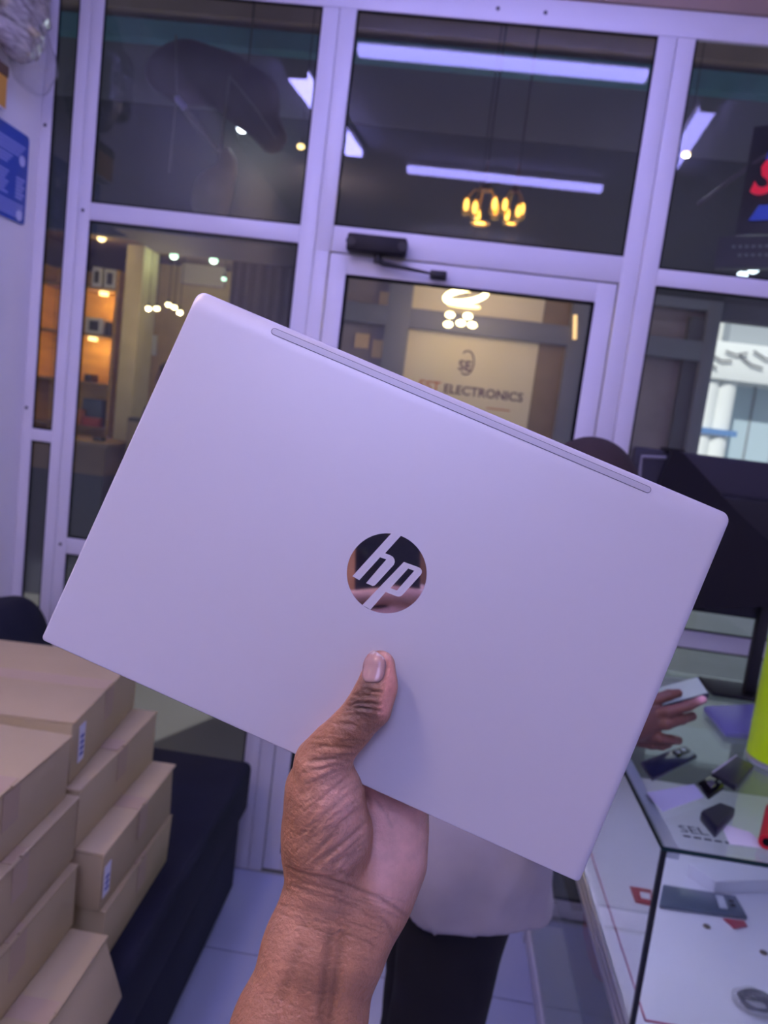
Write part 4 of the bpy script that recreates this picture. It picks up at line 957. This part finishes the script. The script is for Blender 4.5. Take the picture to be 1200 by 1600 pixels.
for u0, v0, u1, v1 in ((594, 455, 620, 500), (556, 520, 575, 545), (583, 530, 597, 560)):
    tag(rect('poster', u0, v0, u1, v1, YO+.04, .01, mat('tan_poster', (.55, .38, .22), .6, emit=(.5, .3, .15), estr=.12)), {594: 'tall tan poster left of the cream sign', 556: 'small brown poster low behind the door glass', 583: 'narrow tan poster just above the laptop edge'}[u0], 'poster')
t = thing('wall_lamp', WY(898, 508, YO-.03), 'slim warm wall lamp on the grey frame right of the sign', 'lamp')
a, b = WY(898, 530, YO-.05), WY(899, 492, YO-.05); tube('lamp_tube', [a, b], .012, mat('warm_lamp', (1, .8, .5), .4, emit=(1, .62, .22), estr=1.2), t, 10); box('lamp_bracket', a+np.array([-.012, .004, -.02]), b+np.array([.012, .03, .02]), GREYF, t)
# glowing spiral pendant in front of the sign
GLOW = mat('warm_bulb', (1, .9, .7), .4, emit=(1.0, .78, .36), estr=9.0)
GLOWS = mat('warm_bulb_soft', (1, .8, .5), .4, emit=(1.0, .70, .26), estr=3.2)
GOLD = mat('gold_metal', (.60, .36, .10), .3, .9)
YP = 4.35
t = thing('pendant_lamp', WY(727, 515, YP), 'glowing ring pendant lamp hanging in front of the cream sign', 'lamp')
c = WY(728, 462, YP)
tube('upper_ring', [c+np.array([.108*math.cos(a), .108*math.sin(a), .030*math.cos(a+.6)]) for a in np.linspace(0, 2*math.pi*.96, 34)], .0155, GLOW, t, 10)
c2 = WY(725, 478, YP); tube('lower_ring', [c2+np.array([.085*math.cos(a), .085*math.sin(a), .018*math.sin(a)]) for a in np.linspace(0, 2*math.pi, 30)], .006, GLOWS, t, 8)
for u, v in ((703, 492), (700, 507), (731, 494), (738, 508), (720, 505)):
    p = WY(u, v, YP+.02*math.sin(u)); V, F = surface(lambda P: ell(P, p, (.026, .022, .017)), p-.035, p+.035, .006); mesh('bulb', V, F, GLOW, t, smooth=True)
tube('suspension_cord', [c+np.array([0, 0, .0]), np.array([c[0], c[1], 4.3])], .004, BLACKP, t, 6)
for a in (0.4, 2.5, 4.6): tube('spoke', [c+np.array([0, 0, .12]), c+np.array([.105*math.cos(a), .105*math.sin(a), .03*math.cos(a+.6)])], .003, BLACKP, t, 6)
pl = bpy.data.lights.new('pendant_glow', 'POINT'); pl.energy = 3.4; pl.color = (1, .76, .42); pl.shadow_soft_size = .08
po = bpy.data.objects.new('pendant_glow', pl); COL.objects.link(po); po.parent = t; po.location = (c2+np.array([0, -.0, -.05]))-np.array(t.location)
# gold chandeliers seen through the transom
YK = 3.9
def chandelier(u, v, k, R_, yk, label):
    c = WY(u, v, yk); t = thing('chandelier', c, label, 'chandelier', 'gold chandeliers in the passage')
    tube('rod', [c+np.array([0, 0, .10]), np.array([c[0], c[1], 4.3])], .005, BLACKP, t, 6)
    lathe('canopy', [(.006, .20), (.012, .12), (R_*.45, .07), (R_*.5, .06)], c, mat('bronze', (.12, .07, .04), .4, .6), t, 16)
    for q in range(k):
        a = 2*math.pi*q/k+.5; e = c+np.array([R_*math.cos(a), R_*math.sin(a), -.01-.03*(q % 2)])
        tube('arm', [c+np.array([0, 0, .07]), c+np.array([.6*R_*math.cos(a), .6*R_*math.sin(a), .06]), e+np.array([0, 0, .03])], .005, GOLD, t, 6)
        V, F = surface(lambda P: ell(P, e, (.013, .013, .032)), e-.045, e+.045, .007); mesh('bulb', V, F, mat('amber_bulb', (1, .8, .4), .4, emit=(1, .60, .14), estr=4.5), t, smooth=True)
        lathe('glass_shade', [(.014, .035), (.020, .0), (.021, -.035), (.017, -.05)], e, glassmat('amber_glass', (1.0, .80, .50), 1.45, haze=.12) if 'amber_glass' not in MATS else MATS['amber_glass'], t, 12)
    lathe('bottom_ring', [(R_*.5, -.085), (R_*.62, -.090), (R_*.62, -.095), (R_*.5, -.10)], c, GOLD, t, 24)
    l = bpy.data.lights.new('chandelier_glow', 'POINT'); l.energy = 1.2; l.color = (1, .62, .25); l.shadow_soft_size = .05
    o = bpy.data.objects.new('chandelier_glow', l); COL.objects.link(o); o.parent = t; o.location = (0, 0, -.14)
chandelier(754, 318, 5, .078, 3.9, 'wider gold chandelier glowing behind the transom window'); chandelier(803, 320, 4, .052, 4.12, 'narrower gold chandelier just right of the wider one')

# ---- interior of the shop opposite, seen through the left pane
def shelf_unit():
    y = 5.95; xl, xr = WY(112, 560, y)[0]-.35, WY(178, 560, y)[0]
    t = thing('shelf_unit', ((xl+xr)/2, y+.15, 0), 'honey coloured lit shelf unit in the shop opposite', 'shelf')
    box('back_panel', (xl, y+.28, 0.1), (xr, y+.30, 2.45), WOODY, t)
    for x in (xl, xr-.03): box('side_panel', (x, y, 0.1), (x+.03, y+.3, 2.45), WOODY, t)
    zs = [WY(150, v, y)[2] for v in (352, 448, 522, 598, 668)]
    for z_ in zs: box('shelf_board', (xl+.03, y, z_-.02), (xr-.03, y+.28, z_), mat('shelf_wood', (.30, .17, .05), .5), t)
    for z_, u in zip(zs[:3], (160, 152, 140)):
        xx = WY(u, 500, y)[0]; s = tube('shelf_spot', [(xx, y+.08, z_-.022), (xx, y+.08, z_-.05)], .035, GLOWS, t, 12)
        l = bpy.data.lights.new('shelf_glow', 'POINT'); l.energy = 1.9; l.color = (1, .62, .20); l.shadow_soft_size = .04
        o = bpy.data.objects.new('shelf_glow', l); COL.objects.link(o); o.parent = t; o.location = np.array([xx, y+.10, z_-.10])-np.array(t.location)
    return y, zs
ysh, zs = shelf_unit()
def goods(u0, u1, v0, k, m_, label, cat='box', inner=None, dy=0.0, dp=.14):
    z_ = zs[k]+.001; x0, x1 = WY(u0, 500, ysh)[0], WY(u1, 500, ysh)[0]; h = WY(u0, v0, ysh)[2]-z_
    t = thing('boxed_product', ((x0+x1)/2, ysh+.1, z_), label, cat, 'goods on the lit shelves')
    box('box_body', (x0, ysh+.02+dy, z_), (x1, ysh+.02+dy+dp, z_+h), m_, t, .004)
    if inner: box('box_window', (x0+(x1-x0)*.25, ysh+.016, z_+h*.2), (x1-(x1-x0)*.25, ysh+.021, z_+h*.8), inner, t)
PW = mat('pale_pack', (.55, .52, .45), .5); DK = mat('dark_pack', (.04, .035, .03), .5)
goods(137, 152, 415, 1, PW, 'pale boxed product on the top lit shelf, inner one', inner=DK); goods(156, 174, 418, 1, PW, 'pale boxed product on the top lit shelf, outer one', inner=DK)
goods(131, 160, 494, 2, PW, 'white framed product box on the middle lit shelf', inner=DK); goods(163, 172, 502, 2, DK, 'dark slim product on the middle lit shelf')
goods(136, 146, 584, 3, DK, 'small black product on the third lit shelf')
goods(126, 158, 622, 4, mat('slate_pack', (.10, .13, .17), .5), 'slate blue pack on the lowest lit shelf', dy=.11, dp=.12); goods(122, 134, 640, 4, mat('orange_pack', (.6, .2, .06), .5), 'small orange pack on the lowest lit shelf', dp=.09)
goods(138, 164, 652, 4, mat('red_pack', (.5, .08, .04), .5), 'flat red pack on the lowest lit shelf', dp=.09)
y = 5.75
tag(box('wall_opposite_pillar', (WY(186, 560, y)[0], y, 0), (WY(212, 560, y)[0], y+.3, 2.62), mat('cream_pillar', (.48, .38, .20), .6, var=.06)), 'cream pillar beside the lit shelves opposite', 'pillar', kind='structure')
y = 5.23; ctz = WY(140, 690, y)[2]
t = thing('shop_counter', (WY(140, 700, y)[0], y, 0), 'brown wooden counter in the shop opposite', 'counter')
xa, xb = WY(112, 720, y)[0]-.5, WY(166, 720, y)[0]
box('counter_top', (xa, y, ctz-.03), (xb, y+.5, ctz), mat('counter_wood', (.22, .13, .07), .45, var=.12, vscale=4, stretch=(5, 1, 1)), t, .004)
box('counter_front', (xa+.01, y+.02, WY(140, 742, y)[2]), (xb-.02, y+.48, ctz-.03), mat('counter_wood_front', (.17, .10, .055), .5, var=.15, vscale=4), t)
box('counter_plinth', (xa+.02, y+.05, 0), (xb-.04, y+.45, WY(140, 742, y)[2]), DARKP, t)
t = thing('handset', (WY(152, 690, y+.1)[0], y+.12, ctz), 'small dark gadget lying on the brown counter opposite', 'gadget')
box('gadget_body', (WY(146, 690, y+.1)[0], y+.08, ctz+.001), (WY(160, 690, y+.1)[0], y+.16, ctz+.03), DK, t, .006); box('gadget_screen', (WY(147, 690, y+.1)[0], y+.09, ctz+.03), (WY(159, 690, y+.1)[0], y+.15, ctz+.032), LENS, t)
t = thing('cabinet', (WY(208, 690, 5.6)[0], 5.75, 0), 'dark low cabinet beside the pillar opposite', 'cabinet')
box('cabinet_body', (WY(199, 660, 5.5)[0], 5.5, 0), (WY(228, 660, 5.5)[0], 5.74, WY(205, 652, 5.5)[2]), DK, t, .006); box('cabinet_door', (WY(201, 660, 5.5)[0], 5.49, .1), (WY(227, 660, 5.5)[0], 5.5, WY(205, 652, 5.5)[2]-.03), BROWNP, t)
# far person in dark clothes, mostly behind the laptop
c = WY(268, 612, 5.15)
fp = thing('person', (c[0], c[1], 0), 'person in dark clothes standing in the shop opposite', 'person')
def fpb(P):
    d = smin(rc(P, (c[0], c[1], .95), (c[0], c[1], 1.38), .14, .15), rc(P, (c[0]-.0, c[1]-.15, 1.42), (c[0]+.0, c[1]+.15, 1.42), .07, .07), .07)
    for s in (-1, 1):
        d = smin(d, chain(P, [((c[0], c[1]+.08*s, .90), .09), ((c[0]-.02, c[1]+.09*s, .5), .065), ((c[0], c[1]+.1*s, .06), .05)], .03), .04)
        d = smin(d, chain(P, [((c[0], c[1]+.19*s, 1.40), .055), ((c[0]-.04, c[1]+.24*s, 1.12), .045), ((c[0]-.14, c[1]+.20*s, .95), .035)], .03), .03)
        d = smin(d, chain(P, [((c[0], c[1]+.1*s, .04), .04), ((c[0]-.16, c[1]+.1*s, .035), .033)], .02), .03)
    d = smin(d, rc(P, (c[0], c[1], 1.45), (c[0]-.01, c[1], 1.54), .055, .055), .03)
    d = smin(d, ell(P, (c[0]-.02, c[1], 1.66), (.095, .08, .115)), .02)
    return smin(d, ell(P, (c[0]-.115, c[1], 1.64), (.018, .016, .02)), .012)
V, F = surface(fpb, (c[0]-.35, c[1]-.45, -.01), (c[0]+.3, c[1]+.45, 1.82), .022); mesh('body', V, F, mat('far_skin', (.16, .08, .05), .6), fp, smooth=True)
V, F = surface(lambda P: np.maximum(fpb(P)-.032, np.maximum(P[..., 2]-1.47, .10-P[..., 2])), (c[0]-.37, c[1]-.47, .05), (c[0]+.32, c[1]+.47, 1.6), .022); mesh('clothing', V, F, mat('dark_clothes', (.015, .014, .016), .85), fp, smooth=True)
V, F = surface(lambda P: np.maximum(ell(P, (c[0]-.01, c[1], 1.675), (.10, .09, .12)), 1.66-P[..., 2]-(P[..., 0]-c[0])*.6), (c[0]-.2, c[1]-.2, 1.5), (c[0]+.2, c[1]+.2, 1.85), .02); mesh('hair', V, F, mat('far_hair', (.01, .009, .009), .9), fp, smooth=True)
# ceiling spots and bulbs of the shop opposite
def spot(u, v, y, rad, m_, label, power=0, colr=(1, .8, .5)):
    p = WY(u, v, y); t = thing('spotlight', p, label, 'spotlight', 'spotlights in the shop opposite')
    V, F = surface(lambda P: ell(P, p, (rad, rad*.8, rad*.75)), p-rad*1.4, p+rad*1.4, rad/3.0); mesh('bulb', V, F, m_, t, smooth=True)
    tube('holder', [p+np.array([0, 0, rad*.5]), p+np.array([0, 0, rad*1.6])], rad*.55, BLACKP, t, 10)
    tube('stem', [p+np.array([0, 0, rad*1.5]), np.array([p[0], p[1], max(p[2]+.06, 2.62 if y > YO else 4.3)])], rad*.12, BLACKP, t, 6)
    if power:
        l = bpy.data.lights.new('spot_glow', 'POINT'); l.energy = power; l.color = colr; l.shadow_soft_size = rad
        o = bpy.data.objects.new('spot_glow', l); COL.objects.link(o); o.parent = t; o.location = (0, -.02, -rad*1.6)
GREENW = mat('greenish_bulb', (1, 1, 1), .4, emit=(.55, 1.0, .70), estr=2.6); WHB = mat('cool_bulb', (1, 1, 1), .4, emit=(.75, .9, 1.0), estr=3.5)
spot(159, 372, 5.6, .034, GLOWS, 'warm ceiling spot nearest the window edge opposite', 1)
spot(272, 400, 5.9, .033, GREENW, 'greenish ceiling spot above the warm bulbs opposite', 1.2, (.8, 1, .7)); spot(334, 407, 5.9, .033, GREENW, 'greenish ceiling spot right of the other greenish one', 1.2, (.8, 1, .7))
spot(308, 380, 5.6, .022, WHB, 'small white ceiling spot between the two greenish ones'); spot(350, 436, 5.9, .02, GREENW, 'tiny dim spot just above the laptop corner opposite')
for k, (u, v) in enumerate(((232, 482), (245, 482), (263, 476), (272, 480), (281, 488))):
    spot(u, v, 5.3, .021, GLOW, ['leftmost warm bulb of the bright row opposite', 'second warm bulb of the bright row opposite', 'third warm bulb of the bright row opposite', 'fourth warm bulb of the bright row opposite', 'lowest warm bulb of the bright row by the laptop'][k], 4.0 if k in (0, 4) else 0)
for u0, v0, u1, v1, lb, m_ in ((226, 522, 242, 555, 'pale framed picture on the back wall opposite', PW), (196, 430, 236, 452, 'pale grey panel high on the wall opposite', mat('grey_panel', (.36, .37, .36), .5)), (285, 400, 350, 450, 'tan display panel near the ceiling opposite', TANM)):
    t = rect('wall_picture', u0, v0, u1, v1, 6.3, .03, m_); tag(t, lb, 'picture')
    a, b = WY(u0, v0, 6.3), WY(u1, v1, 6.3); p = box('picture_panel', (a[0]*.7+b[0]*.3, 6.296, a[2]*.7+b[2]*.3), (a[0]*.3+b[0]*.7, 6.30, a[2]*.3+b[2]*.7), DK if m_ is PW else m_, t)
t = thing('hanging_panel', WY(300, 500, 6.35), 'brown partition holding the pictures in the shop opposite', 'partition')
box('partition_board', (WY(190, 500, 6.35)[0], 6.34, .3), (WY(356, 500, 6.35)[0], 6.38, 2.6), mat('brown_partition', (.36, .23, .09), .6, var=.12), t); box('partition_foot', (WY(190, 500, 6.35)[0], 6.30, 0), (WY(356, 500, 6.35)[0], 6.42, .3), DK, t)
cur = thing('curtain', (WY(410, 450, YO+.2)[0], YO+.25, 0), 'dark brown curtain at the end of the open shop opposite', 'curtain')
xs = np.linspace(WY(362, 430, YO+.2)[0], XB, 40); V, F = [], []
for i, x in enumerate(xs):
    for z_ in (.05, 2.55): V.append((x, YO+.22+.025*math.sin(i*1.3), z_))
for i in range(39): F.append((2*i, 2*i+2, 2*i+3, 2*i+1))
o = mesh('drape', V, F, mat('brown_cloth', (.09, .068, .055), .85), cur, smooth=True); o.modifiers.new('t', 'SOLIDIFY').thickness = .01
tube('curtain_rail', [(xs[0], YO+.22, 2.57), (xs[-1], YO+.22, 2.57)], .012, BLACKP, cur, 8)

# ---- dark things behind the upper left pane
c = WY(320, 120, 4.2)
tp = thing('tarpaulin', c, 'dark bundled tarpaulin hanging by cords behind the upper left pane', 'tarpaulin')
def ftp(P):
    d = ell(P, WY(290, 120, 4.2), (.20, .16, .13))
    d = smin(d, rc(P, WY(300, 110, 4.2), WY(400, 150, 4.2), .13, .12), .08)
    d = smin(d, rc(P, WY(360, 130, 4.2), WY(425, 215, 4.2), .12, .07), .08)
    return d+.02*fbm(P, 14, 21, 2)
V, F = surface(ftp, WY(225, 250, 4.2)-np.array([.1, .3, .1]), WY(440, 70, 4.2)+np.array([.1, .3, .1]), .022)
mesh('folded_cloth', V, F, mat('dark_tarp', (.075, .065, .08), .8, var=.2, vscale=6), tp, smooth=True)
for pts in ([(275, 55), (276, 150), (264, 270)], [(358, 120), (345, 230), (340, 255)], [(272, 150), (300, 195), (340, 240)], [(358, 118), (400, 170), (430, 215)]):
    tube('cord', [WY(u, v, 4.02) for u, v in pts], .006, mat('grey_cord', (.12, .11, .11), .7), tp, 6)
t = thing('bracket_strut', WY(300, 185, 4.0), 'thin pale strut with a painted violet glint below the tarpaulin', 'strut')
tube('strut', [WY(u, v, 3.98) for u, v in ((273, 150), (300, 185), (342, 236))], [.010, .016, .012], mat('pale_strut', (.20, .18, .18), .6), t, 8); tube('painted_glint', [WY(u, v, 3.95) for u, v in ((276, 153), (288, 168))], .016, mat('violet_glint', (.35, .30, .65), .3), t, 8)  # violet glint put in as a coloured tube on the strut
spot(379, 200, 4.55, .038, WHB, 'lone white lamp behind the upper left pane', 2.6, (.8, .9, 1)); spot(470, 229, 4.3, .022, GLOWS, 'small amber lamp at the edge of the upper left pane')
spot(1072, 241, 4.1, .022, GLOWS, 'small amber lamp beside the right mullion outside', 4, (.8, .8, 1))
c = WY(330, 310, 4.4)
pl_ = thing('sack', c, 'pale lumpy sack on the ledge behind the upper left pane', 'sack')
V, F = surface(lambda P: smin(ell(P, c, (.11, .09, .16)), ell(P, WY(352, 270, 4.4), (.06, .06, .14)), .05)+.012*fbm(P, 22, 5), c-np.array([.3, .2, .3]), c+np.array([.35, .2, .45]), .018)
mesh('sack_body', V, F, mat('sackcloth', (.20, .18, .16), .8, var=.15), pl_, smooth=True)
zl_ = c[2]-.20; box('ledge', (c[0]-.5, 4.28, zl_-.04), (c[0]+.5, YO+.1, zl_), DKW, pl_)

# ---- right side: lightbox sign, lintel, daylight building
lb = thing('lightbox_sign', WY(1190, 320, 3.6), 'black lightbox sign with red and blue letters outside, cut by the frame', 'sign')
e = np.array([.50, .87, 0.0])                                   # the sign runs away at an angle along the passage
o0 = WY(1150, 360, 3.5); ex = np.array([.86, -.50, 0.0]); ez = np.cross(ex, (0, 0, 1))
prism('sign_panel', [(0, -.02), (.9, -.02), (.9, .42), (0, .42)], -.03, 0, mat('sign_black', (.006, .006, .012), .3), lb, fr=(o0, ex, (0, 0, 1), -ez if ez[1] > 0 else ez))
nz = -ez if ez[1] > 0 else ez
if nz[1] > 0: nz = -nz
RED = mat('sign_red', (.7, .01, .04), .4, emit=(1.0, .01, .06), estr=.55); BLU = mat('sign_blue', (.02, .05, .6), .4, emit=(.02, .06, .55), estr=.45)
for s, sz, ox, oz, m_ in (('S', .20, .03, .14, RED), ('S', .20, .15, .16, RED), ('I', .14, .07, .28, BLU), ('I', .14, .20, .28, BLU)):
    text('lettering', s, sz, o0+ex*ox+np.array([0, 0, oz])+nz*.032, ex, (0, 0, 1), m_, lb, .002, offset=.006, shear=.3)
prism('blue_bar', [(.05, .03), (.4, .03), (.4, .09), (.08, .09)], 0, .004, BLU, lb, fr=(o0+nz*.031, ex, (0, 0, 1), nz))
for k in range(2):
    text('small_print', '= = = = = = =', .03, o0+ex*(.0+.03*k)+np.array([0, 0, -.085-.035*k])+nz*.03, ex, (0, 0, 1), mat('white_print', (.5, .55, .52), .5), lb, .001)
prism('lower_board', [(-.06, -.16), (.9, -.16), (.9, -.03), (-.06, -.03)], -.03, .025, mat('slate_board', (.06, .065, .07), .5), lb, fr=(o0, ex, (0, 0, 1), nz))
tube('sign_arm', [WY(1090, 320, 3.6), WY(1150, 275, 3.55), WY(1200, 240, 3.45)], .008, mat('sign_arm_steel', (.12, .10, .14), .5, .4), lb, 8)
tube('sign_cable', [o0+ex*.45+np.array([0, 0, .42]), np.array([(o0+ex*.45)[0], (o0+ex*.45)[1], 4.3])], .01, BLACKP, lb, 8)
spot(1160, 430, 3.9, .026, WHB, 'lower white lamp under the lightbox sign'); spot(1177, 421, 3.9, .028, WHB, 'upper white lamp under the lightbox sign')
z_l = WY(1130, 500, YO)[2]
tag(box('wall_opposite_lintel', (X1, YO, z_l), (4.5, YO+.1, 2.5), mat('lintel_grey', (.07, .075, .085), .7, var=.2, vscale=2)), 'grey lintel over the opening to the street', 'wall', kind='structure')
tag(box('wall_opposite_pier', (X1, YO, 0), (WY(1062, 600, YO)[0], YO+.35, z_l), mat('pier_grey', (.10, .10, .11), .7, var=.2, vscale=2)), 'dark pier beside the opening to the street', 'wall', kind='structure')
tag(box('ground_street', (1.4, YO+.36, -.10), (14, 24, -.03), mat('street', (.30, .29, .28), .9, var=.1)), 'pale street ground outside', 'ground', kind='structure')
YBd = 11.0
bd = thing('building', WY(1150, 640, YBd), 'sunlit white building with round columns seen through the right pane', 'building')
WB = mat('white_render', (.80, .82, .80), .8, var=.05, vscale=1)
def br(name, u0, v0, u1, v1, y, th, m_): return rect(name, u0, v0, u1, v1, y, th, m_, bd)
zg = -.03; xb0 = WY(1072, 640, YBd)[0]; xb1 = WY(1290, 640, YBd)[0]
zp0, zp1 = WY(1130, 594, YBd)[2], WY(1130, 535, YBd)[2]
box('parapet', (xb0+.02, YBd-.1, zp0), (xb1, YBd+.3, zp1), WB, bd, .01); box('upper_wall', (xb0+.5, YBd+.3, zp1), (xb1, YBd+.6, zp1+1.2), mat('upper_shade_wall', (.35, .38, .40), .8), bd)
box('side_wall', (xb0-.15, YBd+.35, zg), (xb0+.45, YBd+.9, zp0), WB, bd)
for u in (1104, 1130):
    x = WY(u, 650, YBd)[0]; tube('column', [(x, YBd+.1, zg), (x, YBd+.1, zp0)], .14, WB, bd, 24)
x = WY(1120, 672, YBd)[0]; box('blue_band', (x-.35, YBd-.08, WY(1120, 674, YBd)[2]-.05), (x+.25, YBd-.05, WY(1120, 674, YBd)[2]+.03), mat('blue_band', (.12, .25, .5), .5), bd)
for k in range(4):
    x = WY(1152, 640, YBd)[0]+.36*k; gpn = box('window', (x, YBd+.4, zg+.3), (x+.33, YBd+.44, zp0-.02), mat('pale_blue_blind', (.46, .58, .64), .6), bd); box('window_bar', (x+.325, YBd+.38, zg+.3), (x+.345, YBd+.45, zp0), mat('bar_grey', (.3, .33, .35), .5), gpn)
box('back_wall', (xb0, YBd+.9, zg), (xb1, YBd+1.0, zp1+1.2), WB, bd)
for k in range(5):
    a, b = WY(1090+22*k, 548+6*(k % 2), YBd-.14), WY(1120+24*k, 575-12*(k % 3), YBd-.14); tube('facade_cable', [a, (a+b)/2-np.array([0, 0, .04]), b], .012, DGREY, bd, 6)
